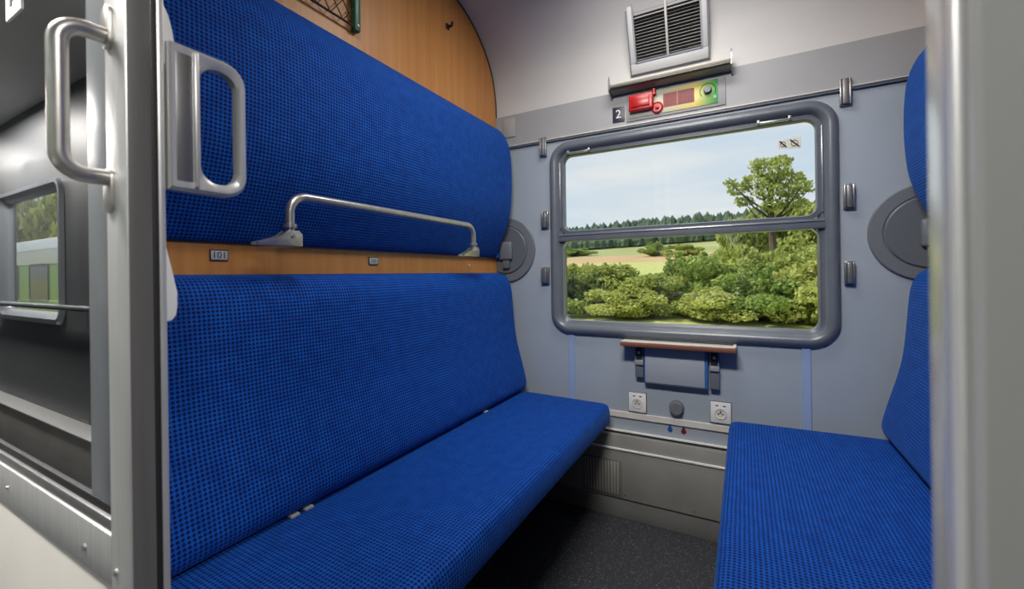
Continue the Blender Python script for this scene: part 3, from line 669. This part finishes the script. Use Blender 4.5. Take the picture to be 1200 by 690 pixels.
B().tube(arc, 0.0016, 6).build('scale_arc', dk, ep)
B().box(-0.106, -0.095, Yp - .001, Yp, 1.903, 1.914).build('speaker_symbol', mat('pale_green_print', (0.22, 0.42, 0.24), .5), ep, None)
for x in (PX1 - .015,): B().tube([(PX1 - .03 + .0, Yp + .001, PZ0 + .012), (PX1 - .03, Yp + .001, PZ1 - .008)], 0.001, 6).build('panel_joint', M['alu'], ep)
# light strip above the panel
ls = thing('light_strip', 'slim metal light strip with pointed end brackets under the ceiling', 'lamp', (-0.29, D, 2.005))
lx0, lx1 = -0.545, -0.036
b = B(); o = [(D - .0065, 2.004), (D - .05, 2.008), (D - .060, 2.014), (D - .064, 2.026), (D - .058, 2.038), (D - .045, 2.044), (D - .0065, 2.046)]
b.prism([(lx0, y, z) for y, z in o], (lx1 - lx0, 0, 0)); b.build('reflector', mat('bronzed_reflector', (0.26, 0.24, 0.20), 0.42, metal=0.6), ls)
B().tube([(lx0 + .006, D - .066, 2.018), (lx1 - .006, D - .066, 2.018)], 0.0075, 12).build('tube', mat('dark_bronze_tube', (0.06, 0.055, 0.045), 0.3, metal=0.5), ls)
for x in (lx0 - .004, lx1):
    B().prism([(x, D - .0065, 1.985), (x, D - .045, 1.995), (x, D - .072, 2.01), (x, D - .074, 2.05), (x, D - .06, 2.078), (x, D - .05, 2.05), (x, D - .0065, 2.05)], (0.004, 0, 0)).build('end_bracket', M['clip'], ls)
# ceiling vent
pb = on_ceiling(786.5, 78); pt = on_ceiling(781, 6)
pl, pr_ = on_ceiling(741, 88), on_ceiling(832, 68)
u = Vector((0, pt.y - pb.y, pt.z - pb.z)).normalized(); nrm = Vector((1, 0, 0)).cross(u)   # towards the room
if nrm.y > 0: nrm = -nrm
vw = 0.33; vcx = (pl.x + pr_.x) / 2 - 0.002
base = Vector((vcx, pb.y, pb.z)) + nrm * 0.004
VM = Matrix.Translation(base) @ Matrix(((1, 0, 0), tuple(u), tuple(nrm))).transposed().to_4x4()
vt = thing('ceiling_vent', 'air vent with black slatted grille in the curved ceiling', 'vent'); vt.matrix_world = VM
def vpart(name, b, m, par=vt, sharp=35): 
    me = b.mesh(name, m, sharp); return link(name, me, par)
VH = 0.36; mg = 0.023; mb = 0.046
vpart('frame', B().box(-vw / 2, vw / 2, 0, mb, -.03, .010, .003).box(-vw / 2, -vw / 2 + mg, mb, VH - mg, -.03, .010, .003).box(vw / 2 - mg, vw / 2, mb, VH - mg, -.03, .010, .003).box(-vw / 2, vw / 2, VH - mg, VH, -.03, .010, .003), mat('vent_frame_grey', (0.50, 0.50, 0.50), 0.45))
vpart('outer_edge', B().box(-vw / 2 - .006, vw / 2 + .006, -.006, 0, -.03, .005).box(-vw / 2 - .006, -vw / 2, 0, VH, -.03, .005).box(vw / 2, vw / 2 + .006, 0, VH, -.03, .005), mat('vent_outer_edge', (0.16, 0.17, 0.19), 0.5))  # dark blue-grey outline around the vent frame
vpart('inner_edge', B().box(-vw / 2 + mg - .001, vw / 2 - mg + .001, mb - .001, mb + .006, -.02, .013).box(-vw / 2 + mg - .001, -vw / 2 + mg + .005, mb, VH - mg, -.02, .013).box(vw / 2 - mg - .005, vw / 2 - mg + .001, mb, VH - mg, -.02, .013), mat('vent_inner_edge', (0.25, 0.27, 0.30), 0.4))
vpart('dark_backing', B().box(-vw / 2 + mg, vw / 2 - mg, mb, VH - mg, -.035, -.028), M['black'], sharp=None)
vpart('centre_bar', B().box(-.005, .005, mb, VH - mg, -.02, .008, .001), mat('vent_bar_grey', (0.42, 0.42, 0.40), 0.4))
half = (vw - 2 * mg - .012) / 2
slat = B().box(-half / 2, half / 2, -.0011, .0011, -.010, .003, M=Matrix.Rotation(R(-38), 4, 'X')).mesh('slat', mat('vent_slat_dark', (0.05, 0.048, 0.045), 0.4, metal=0.3), None)
ns = 21
for i in range(ns):
    for s in (-1, 1):
        link('slat', slat, vt, (s * (half / 2 + .005), mb + .010 + i * (VH - mg - mb - .014) / ns, -.004))
# folding table below the window
ft = thing('folding_table', 'folded-down small table with wooden edge below the window', 'table', (-0.27, D, 0.65))
TX0, TX1 = -0.506, -0.030
B().box(TX0, TX1, 1.965, D - .001, 0.818, 0.838, 0.004).build('shelf', M['wood_edge'], ft)
B().box(TX0 + .004, TX1 - .004, 1.968, D - .002, 0.8385, 0.8405, 0.0005).build('shelf_top', M['cream'], ft)
B().box(TX1 - .012, TX1, 1.966, D - .002, 0.838, 0.846, 0.002).build('end_lip', M['cream'], ft)
fl = B().box(-0.405, -0.152, D - 0.034, D - 0.018, 0.650, 0.812, 0.005).build('flap', mat('grey_flap', (0.33, 0.36, 0.41), 0.45), ft)
B().box(-0.4095, -0.404, D - 0.032, D - 0.012, 0.648, 0.812, 0.002).build('flap_edge', M['blue_edge'], fl)
B().box(-0.153, -0.140, D - 0.032, D - 0.012, 0.648, 0.812, 0.002).build('flap_edge', M['blue_edge'], fl)
B().box(-0.405, -0.152, D - 0.030, D - 0.012, 0.645, 0.650, 0.001).build('flap_edge', M['frame'], fl)
for x0, x1 in ((-0.450, -0.412), (-0.134, -0.096)):
    k = B().box(x0, x1, D - 0.030, D - .001, 0.670 if x0 < -.3 else .650, 0.816, 0.002).build('bracket', M['disc2'], ft)
    B().box(x0 + .006, x1 - .006, D - 0.034, D - 0.029, 0.755, 0.812, 0.001).build('hinge_slot', M['black'], k)
    B().box(x0 - .001, x1 + .001, D - 0.040, D - 0.028, 0.728, 0.750, 0.003).build('hinge_block', mat('hinge_grey', (0.25, 0.27, 0.30), 0.4), k)
    B().lathe(((x0 + x1) / 2, D - .034, 0.785), (0, -1, 0), [(0.007, 0), (0.007, 0.003), (0.0004, 0.005)], 12).build('rivet', M['steel'], k)
# sockets
for cx, cz, lab in ((-0.446, 0.545, 'white power socket left of the grey knob under the table'), (-0.094, 0.547, 'white power socket right of the grey knob beside right bench')):
    t = thing('power_socket', lab, 'socket', (cx, D, cz), 'power sockets under the window')
    w, h = 0.040, 0.045
    B().box(cx - w - .002, cx + w + .002, D - 0.006, D - .0003, cz - h - .002, cz + h + .002, 0.001).build('surround', M['disc'], t)
    B().box(cx - w, cx + w, D - 0.012, D - 0.005, cz - h, cz + h, 0.003).build('plate', M['white'], t)
    B().lathe((cx, D - .012, cz - .004), (0, -1, 0), [(0.024, 0), (0.024, 0.003), (0.021, 0.0035), (0.0195, 0.0008), (0.0005, 0.0008)], 28).build('well', M['cream'], t)
    for dx in (-.0085, .0085): B().lathe((cx + dx, D - .0128, cz - .006), (0, -1, 0), [(0.0034, 0), (0.0034, .0006), (.0002, .0007)], 10).build('pin_hole', M['ink'], t)
    B().tube([(cx, D - .012, cz + .008), (cx, D - .020, cz + .008)], 0.003, 8).build('earth_pin', M['clip'], t)
    for x0 in (cx - .020, cx + .009): B().box(x0, x0 + .011, D - .0126, D - .012, cz + .027, cz + .032).build('printed_mark', M['ink'], t, None)
kn = thing('heating_knob', 'round grey heating knob between the two power sockets', 'knob', (-0.273, D, 0.543))
B().lathe((-0.273, D - .0003, 0.543), (0, -1, 0), [(0.033, 0), (0.033, 0.003), (0.029, 0.004), (0.029, 0.022), (0.026, 0.026), (0.0005, 0.027)], 32).build('dial', M['disc2'], kn)
B().box(-0.275, -0.271, D - .0285, D - .026, 0.548, 0.566, .0005).build('pointer', M['disc'], kn)
# trim strip, drop marks
struct(B().box(XL + .002, XR - .002, D - 0.008, D - .0003, 0.463, 0.492, 0.002).build('trim_3', M['cream'], sharp=None), 'cream strip running along the wall below the sockets', 'trim')
for x, m_, lab in ((-0.303, 'drop_blue', 'small blue drop mark below the heating knob'), (-0.245, 'red_dark', 'small red drop mark below the heating knob')):
    z = 0.437
    o = [(x + .011 * math.cos(R(a)), D - .001, z + .011 * math.sin(R(a))) for a in range(150, 391, 20)] + [(x, D - .001, z + .028)]
    tag(B().prism(o, (0, .0007, 0)).build('drop_mark', M[m_], None, None), lab, 'mark', 'heating drop marks')
# vertical seam strips
for i, (x, lab) in enumerate(((-0.772, 'narrow pale blue vertical strip below left end of window'), (0.215, 'narrow pale blue vertical strip below right end of window'))):
    struct(B().box(x - .015, x + .015, D - 0.005, D - .0003, 0.495, WZ0 + .005, 0.0015).build('trim_%d' % (i + 4), M['blue_strip'], sharp=None), lab, 'trim')
# heater cover
ht = thing('heater_cover', 'grey steel heater cover along the floor under the window', 'heater', (-0.28, D, 0))
HY = 2.0
B().box(XL + .003, XR - .003, HY, D - .001, 0.095, 0.320, 0.003).build('front_panel', M['heater'], ht)
b = B(); b.prism([(XL + .003, y, z) for y, z in ((HY + .003, .326), (HY + .003, .334), (HY + .014, .386), (D - .001, .388), (D - .001, .326))], (XR - XL - .006, 0, 0)); b.build('top_slope', M['heater'], ht)
B().box(XL + .003, XR - .003, HY - .006, HY + .004, 0.322, 0.331, 0.002).build('bright_edge', mat('bright_edge_metal', (.72, .71, .68), .35), ht)
B().box(XL + .003, XR - .003, 2.034, D - .0005, 0.389, 0.396).build('air_gap', M['black'], ht, None)
B().box(XL + .003, XR - .003, 2.034, D - .0003, 0.397, 0.403, .001).build('upper_edge', mat('upper_edge_metal', (.66, .65, .62), .35), ht)
B().box(XL + .003, XR - .003, HY + .008, D - .001, 0.0005, 0.093, 0.001).build('kick_plate', M['heater_dark'], ht)
gr = B().box(-0.70, -0.512, HY - .003, HY, 0.103, 0.275, .001).build('grille_frame', M['heater_dark'], ht)
sl = B().box(-.0035, .0035, -.006, 0, 0, .150, .001).mesh('slat', mat('grille_slat', (0.42, 0.39, 0.34), 0.4, metal=.3), 35)
gp = origin_of(gr)
for i in range(12):
    link('slat', sl, gr, Vector((-0.69 + i * .0145, HY - .003, .114)) - gp)
for x in (-0.50, -0.2): B().lathe((x, HY, .115), (0, -1, 0), [(.006, 0), (.006, .002), (.0003, .003)], 12).build('screw', M['heater_dark'], ht)

# ------------------------------------------------------------------ outside, window side
def leaf_cloud(blobs, n, size, seed, asp=1.6):
    """blobs: (centre, radii); n leaves over their shells; returns verts, faces"""
    rs = np.random.RandomState(seed); w = np.array([b[1][0] * b[1][2] for b in blobs]); w = w / w.sum()
    idx = rs.choice(len(blobs), n, p=w); C = np.array([b[0] for b in blobs])[idx]; Rr = np.array([b[1] for b in blobs])[idx]
    d = rs.normal(size=(n, 3)); d /= np.linalg.norm(d, axis=1)[:, None]
    rad = rs.uniform(0.35, 1.0, n) ** 0.5; p = C + d * Rr * (rad + rs.normal(0, .05, n))[:, None]
    a = rs.normal(size=(n, 3)) + d * .6; a /= np.linalg.norm(a, axis=1)[:, None]
    t = np.cross(a, rs.normal(size=(n, 3))); t /= np.linalg.norm(t, axis=1)[:, None]; s = np.cross(a, t)
    L = (size * rs.uniform(.6, 1.3, n))[:, None]; t = t * L * asp / 2; s = s * L / 2
    V = np.stack([p - t, p + s - t * .1, p + t, p - s - t * .1], 1).reshape(-1, 3)
    Fc = np.arange(4 * n).reshape(-1, 4); return V, Fc
def cloud_mesh(name, blobs, n, size, seed, m):
    V, Fc = leaf_cloud(blobs, n, size, seed); me = bpy.data.meshes.new(name)
    me.vertices.add(len(V)); me.vertices.foreach_set('co', V.astype(np.float32).ravel())
    me.loops.add(Fc.size); me.loops.foreach_set('vertex_index', Fc.ravel().astype(np.int32))
    me.polygons.add(len(Fc)); me.polygons.foreach_set('loop_start', np.arange(0, Fc.size, 4, dtype=np.int32)); me.update(calc_edges=True); me.validate()
    me.materials.append(m); return me
LF1 = leafmat('olive_leaves', [(0.26, 0.33, 0.08), (0.41, 0.47, 0.13), (0.56, 0.58, 0.22)], .45)
LF2 = leafmat('mid_green_leaves', [(0.17, 0.26, 0.07), (0.29, 0.39, 0.11), (0.45, 0.52, 0.16)], .45)
LF3 = leafmat('yellow_green_leaves', [(0.36, 0.42, 0.10), (0.52, 0.56, 0.17), (0.68, 0.66, 0.28)], .45)
BARK = mat('bark', (0.10, 0.075, 0.05), 0.9, var=0.3, scale=8)
tz = [(-30, -2.6), (2.3, -2.5), (4.0, -1.7), (5.5, -1.05), (7, -.86), (9, -.84), (14, -.8), (40, -.3), (70, 1.2), (100, 3.2), (140, 6.0), (190, 10.5), (250, 17.0), (330, 24.0), (420, 27), (700, 27)]
def terrain(x, y):
    z = np.interp(y, [a for a, _ in tz], [c for _, c in tz]); return z + EYE + x * 0.034 * max(0, min(1, (y - 60) / 190)) * (y / 250 if y < 250 else 1)
def strip(name, ys, xs, m, label, wob=0.0, cat='ground'):
    V = []; Fc = []
    for i, y in enumerate(ys):
        for x in xs:
            yy = y + (wob * math.sin(x * .021 + 1.3) if i in (0, len(ys) - 1) else 0); V.append((x, yy, terrain(x, yy)))
    nx = len(xs)
    for i in range(len(ys) - 1):
        for j in range(nx - 1): Fc.append((i * nx + j, i * nx + j + 1, (i + 1) * nx + j + 1, (i + 1) * nx + j))
    o = link(name, pymesh(name, V, Fc, m, 60)); return struct(o, label, cat)
xs = [-700 + 20 * i for i in range(71)]
G1 = mat('verge_grass', (0.40, 0.42, 0.13), 0.9, var=0.3, scale=2.5); G2 = mat('stubble', (0.44, 0.30, 0.15), 0.9, var=0.12, scale=.08); G3 = mat('pale_meadow', (0.29, 0.31, 0.12), 0.9, var=0.18, scale=.05); G4 = mat('hill_grass', (0.16, 0.20, 0.08), 0.9, var=.2, scale=.05)
strip('grass_verge', [2.3, 4, 6, 9, 14, 25, 40, 70, 82], xs, G1, 'yellow-green grass verge beside the track')
strip('stubble_field', [82, 100, 120, 138], xs, G2, 'tan stubble field on the slope behind the shrubs')
strip('meadow', [138, 160, 190, 225, 250], xs, G3, 'pale green meadow on the slope below the forest')
strip('hillside', [250, 290, 330, 420, 700], xs, G4, 'dark green hillside under the forest')
# forest: too far to count
rs = np.random.RandomState(3); V = []; Fc = []
for i in range(2600):
    x = rs.uniform(-330, 230); y = 246 + rs.uniform(0, 1) ** 1.3 * 90 + 5 * math.sin(x * .03); h = rs.uniform(11, 16.5); r = h * rs.uniform(.2, .3); z = terrain(x, y); o = len(V); a0 = rs.uniform(0, 6)
    for (rr, hh) in ((r * .8, .05), (r, .25), (r * .72, .6), (r * .3, .88)):
        for k in range(6):
            a = a0 + k * math.pi / 3 + hh; V.append((x + rr * math.cos(a) * rs.uniform(.8, 1.2), y + rr * math.sin(a) * rs.uniform(.8, 1.2), z + h * hh))
    V.append((x, y, z + h))
    for q in range(3):
        for k in range(6): Fc.append((o + q * 6 + k, o + q * 6 + (k + 1) % 6, o + q * 6 + 6 + (k + 1) % 6, o + q * 6 + 6 + k))
    for k in range(6): Fc.append((o + 18 + k, o + 18 + (k + 1) % 6, o + 24))
FM = leafmat('hazed_forest_green', [(0.07, 0.105, 0.085), (0.095, 0.135, 0.10), (0.12, 0.16, 0.11)], 0.0)  # aerial haze put into the colour: greens lightened and turned bluish
tag(link('forest', pymesh('forest', V, Fc, FM, None)), 'dark green forest along the far hill ridge', 'forest', kind='stuff')

def shrub_proto(k, m, dense=10500):
    rs = random.Random(k); bl = []
    for i in range(30):
        a = rs.uniform(0, 6.28); rr = rs.uniform(0, .85); h = rs.uniform(.12, .52 + .33 * (1 - rr * rr))
        q = rs.uniform(.17, .30); bl.append(((rr * math.cos(a), rr * math.sin(a), h), (q * 1.15, q * 1.15, q * .62)))
    for i in range(9):
        a = rs.uniform(0, 6.28); rr = rs.uniform(0, .6)
        bl.append(((rr * math.cos(a), rr * math.sin(a), rs.uniform(.68, .86)), (.08, .08, .17)))
    return cloud_mesh('foliage', bl, dense, 0.052, k, m)
def stem_mesh(k):
    rs = random.Random(k); b = B()
    for i in range(6):
        a = rs.uniform(0, 6.28); t = rs.uniform(.2, .5)
        b.tube([(0.03 * math.cos(a), .03 * math.sin(a), -.05), (t * .4 * math.cos(a), t * .4 * math.sin(a), .35), (t * math.cos(a), t * math.sin(a), .8)], .02, 6, [.022, .015, .006])
    return b.mesh('stems', BARK)
protos = [shrub_proto(11, LF1), shrub_proto(12, LF2), shrub_proto(13, LF3), shrub_proto(14, LF1)]
stems = [stem_mesh(1), stem_mesh(2)]
def shrub(x, y, w, h, v, label, group='trackside shrubs', name='shrub', base=None):
    z = terrain(x, y) if base is None else base
    t = thing(name, label, 'shrub', (x, y, z), group); t.scale = (w, w, h); t.rotation_euler = (0, 0, (x * 7.3) % 6.28)
    link('foliage', protos[v], t); link('stems', stems[v % 2], t); return t
E_ = EYE
def by(px, y): d = ray(px, 320); return d.x / d.y * y
# front row: (pixel column it stands at, distance, half width, top above the eye, kind)
row = [(668, 8.6, .72, .22, 0, 'olive shrub at the left end of the window view'), (706, 9.6, .95, .26, 3, 'broad olive shrub right of the leftmost one, behind it'), (735, 8.3, .70, -.22, 2, 'low yellow-green shrub in front of the tan field'),
       (768, 9.0, .80, -.02, 0, 'low olive shrub below the gap where the tan field shows'), (806, 9.8, .95, .40, 1, 'dark mid-green shrub at the middle of the lower pane'), (838, 8.4, .75, -.25, 2, 'low yellow-green shrub right of the dark middle shrub'),
       (866, 9.6, .95, .22, 1, 'mid-green shrub left of the tree trunk'), (902, 8.6, .85, .02, 1, 'mid-green shrub in front of the tree trunk'), (930, 9.6, 1.05, .50, 0, 'tall olive shrub right of the tree trunk'), (958, 8.5, .85, .18, 2, 'yellow-green shrub at the right end of the window view')]
row += [(650, 10.8, 1.2, .05, 1, 'mid-green shrub half hidden behind the left end of the hedge'), (752, 10.6, 1.2, -.10, 3, 'olive shrub at the back, under the tan field gap'), (786, 10.9, 1.1, .02, 0, 'olive shrub at the back, left of the dark middle shrub'), (845, 11.0, 1.3, .25, 3, 'olive shrub at the back, right of the dark middle shrub'), (884, 10.6, 1.3, .35, 2, 'yellow-green shrub at the back, left of the tree trunk'), (972, 10.8, 1.3, .5, 1, 'mid-green shrub at the back, by the right window edge')]
for px, y, w, top, v, lab in row:
    x = by(px, y); z = float(terrain(x, y)); shrub(x, y, w * 1.22, (top + E_ - z) / 0.98, v, lab)
ordn = 'first second third fourth'.split()
for i in range(7):
    x = (-4.9 - i * 1.5) if i < 4 else (2.7 + (i - 4) * 1.6); y = 8.7 + (i % 2) * .6
    shrub(x, y, .95, 1.35 + .2 * (i % 2), i % 4, '%s trackside shrub out beyond the %s window edge' % (ordn[i if i < 4 else i - 4], 'left' if i < 4 else 'right'))
# big hedge behind on the right
for px, y, w, top, v, lab in ((876, 15, 1.25, 1.75, 3, 'big rounded shrub behind the tree, left part of the tall hedge'), (910, 16, 1.9, 2.05, 0, 'big rounded shrub behind the tree, middle of the tall hedge'), (955, 15.5, 1.9, 2.15, 3, 'big rounded shrub behind the tree, right part of the tall hedge'), (1000, 16, 1.9, 2.1, 0, 'big rounded shrub hidden right of the window edge')):
    x = by(px, y); z = float(terrain(x, y)); shrub(x, y, w, (top + E_ - z) / .98, v, lab, 'tall hedge behind the tree', 'tall_shrub')
for px, y, w, top, v, lab in ((769, 118, 4.5, 8.2, 1, 'dark round bush standing alone on the tan field edge'), (797, 112, 5.0, 7.0, 0, 'pale green bush next to the dark field bush'), (672, 150, 9, 9.5, 1, 'dark bush at the far left field edge')):
    x = by(px, y); z = float(terrain(x, y)); shrub(x, y, w, (top + E_ - z) / .98, v, lab, 'field bushes', 'field_bush')
# tree
ty = 11.5; tx = by(905, ty); tzb = float(terrain(tx, ty))
tree = thing('young_tree', 'young tree with airy green crown against the sky', 'tree', (tx, ty, tzb))
def tp(px, py, dy=0): d = ray(px, py); return E0 + d * ((ty + dy) / d.y)
crown = [((905, 200), .36), (((888, 212)), .30), ((922, 210), .32), ((900, 224), .30), ((928, 226), .22), ((864, 222), .22), ((855, 214), .14), ((872, 236), .20), ((941, 216), .18), ((932, 238), .22), ((905, 240), .24), ((890, 192), .2), ((915, 188), .2), ((948, 222), .12)]
bl = []
for i, ((px, py), r) in enumerate(crown):
    p = tp(px, py, random.uniform(-.35, .35)); bl.append(((p.x - tx, p.y - ty, p.z - tzb), (r * 1.15, r, r * .62)))
cm = cloud_mesh('crown', bl, 2300, 0.062, 77, LF1); link('crown', cm, tree)
b = B(); top = bl[0][0]
b.tube([(0, 0, -.1), (0.03, 0, 1.2), (-.02, 0, 2.4), (top[0], top[1], top[2])], .05, 8, [.10, .08, .06, .015]); b.build('trunk', BARK, None).parent = tree
b = B()
for c_, r in bl[1:]:
    h = max(1.3, c_[2] - .75); b.tube([(0, 0, h), (c_[0] * .5, c_[1] * .5, h + (c_[2] - h) * .4), c_], .02, 6, [.03, .02, .006])
b.build('branches', BARK, None).parent = tree
# ------------------------------------------------------------------ outside, corridor side
struct(B().box(-60, 40, -60, -0.66, -1.3, -1.2).build('station_ground', mat('gravel', (0.28, 0.26, 0.23), 0.9, var=.2, scale=6), sharp=None), 'gravel ground on the corridor side of the train', 'ground')
cy0, cy1 = -5.6, -2.8; gx0, gx1 = -27, -4.5
car = thing('railway_carriage', 'green and white railway carriage on the next track, mirrored in glass', 'carriage', (-15, -4.2, -1.2))
B().box(gx0, gx1, cy0, cy1, -0.35, 1.50, .04).build('body', mat('carriage_green', (0.33, 0.52, 0.11), 0.35), car)
B().box(gx0, gx1, cy0 - .01, cy1 + .01, 1.50, 1.82, .02).build('white_band', mat('carriage_white', (0.85, 0.86, 0.86), 0.4), car)
b = B(); o = [(cy1 + .01, 1.82), (cy1 - .25, 2.08), (cy1 - .8, 2.26), (-4.2, 2.32), (cy0 + .8, 2.26), (cy0 + .25, 2.08), (cy0 - .01, 1.82)]
b.prism([(gx0, y, z) for y, z in o], (gx1 - gx0, 0, 0)); b.build('roof', mat('carriage_roof', (0.62, 0.66, 0.70), 0.5), car)
B().box(gx0, gx1, cy0 + .1, cy1 - .1, -1.0, -0.35, .02).build('underframe', M['black'], car)
gl_dark = mat('carriage_glass', (0.05, 0.055, 0.06), 0.12); gum = mat('carriage_window_frame', (0.16, 0.15, 0.16), 0.5)
wf = frame_ring(B(), -.6, .6, 0, .82, .12, [(0, .002), (.01, .02), (.05, .02), (.06, .002)]).mesh('window_frame', gum, 50)
wp = pane_mesh(B(), -.56, .56, .04, .78, .09, 0.002, 0.012).mesh('window_pane', gl_dark, None)
cpos = origin_of(car)
for i in range(11):
    x = -25.0 + 1.95 * i - .05
    f = link('window_frame', wf, car, Vector((x, cy1, .70)) - cpos); link('window_pane', wp, f)
for x in (-25, -22.5, -9, -6.6):
    b = B(); b.tube([(x, cy1 - .25, -.76), (x, cy1 - .12, -.76)], .44, 24); b.build('wheel', M['heater_dark'], car)
for i, (x, y, h) in enumerate(((-26, -10.5, 8.0), (-31.5, -10, 8.5), (-37, -10.5, 8.2), (-42.5, -10, 8.6), (-48, -10.5, 8.2), (-18, -12, 7.5), (-10, -12, 8.0), (-2, -12.5, 7.8), (6, -12, 8.0))):
    t = thing('lineside_tree', 'leafy tree behind the green carriage, %s from the right' % 'fifth sixth seventh eighth ninth fourth third second first'.split()[i], 'tree', (x, y, -1.2), 'trees behind the carriage')
    t.rotation_euler = (0, 0, i * 1.1); t.scale = (h * .42, h * .42, h)
    link('crown', protos[(0, 2, 3)[i % 3]], t)
    link('trunk', stems[i % 2], t)
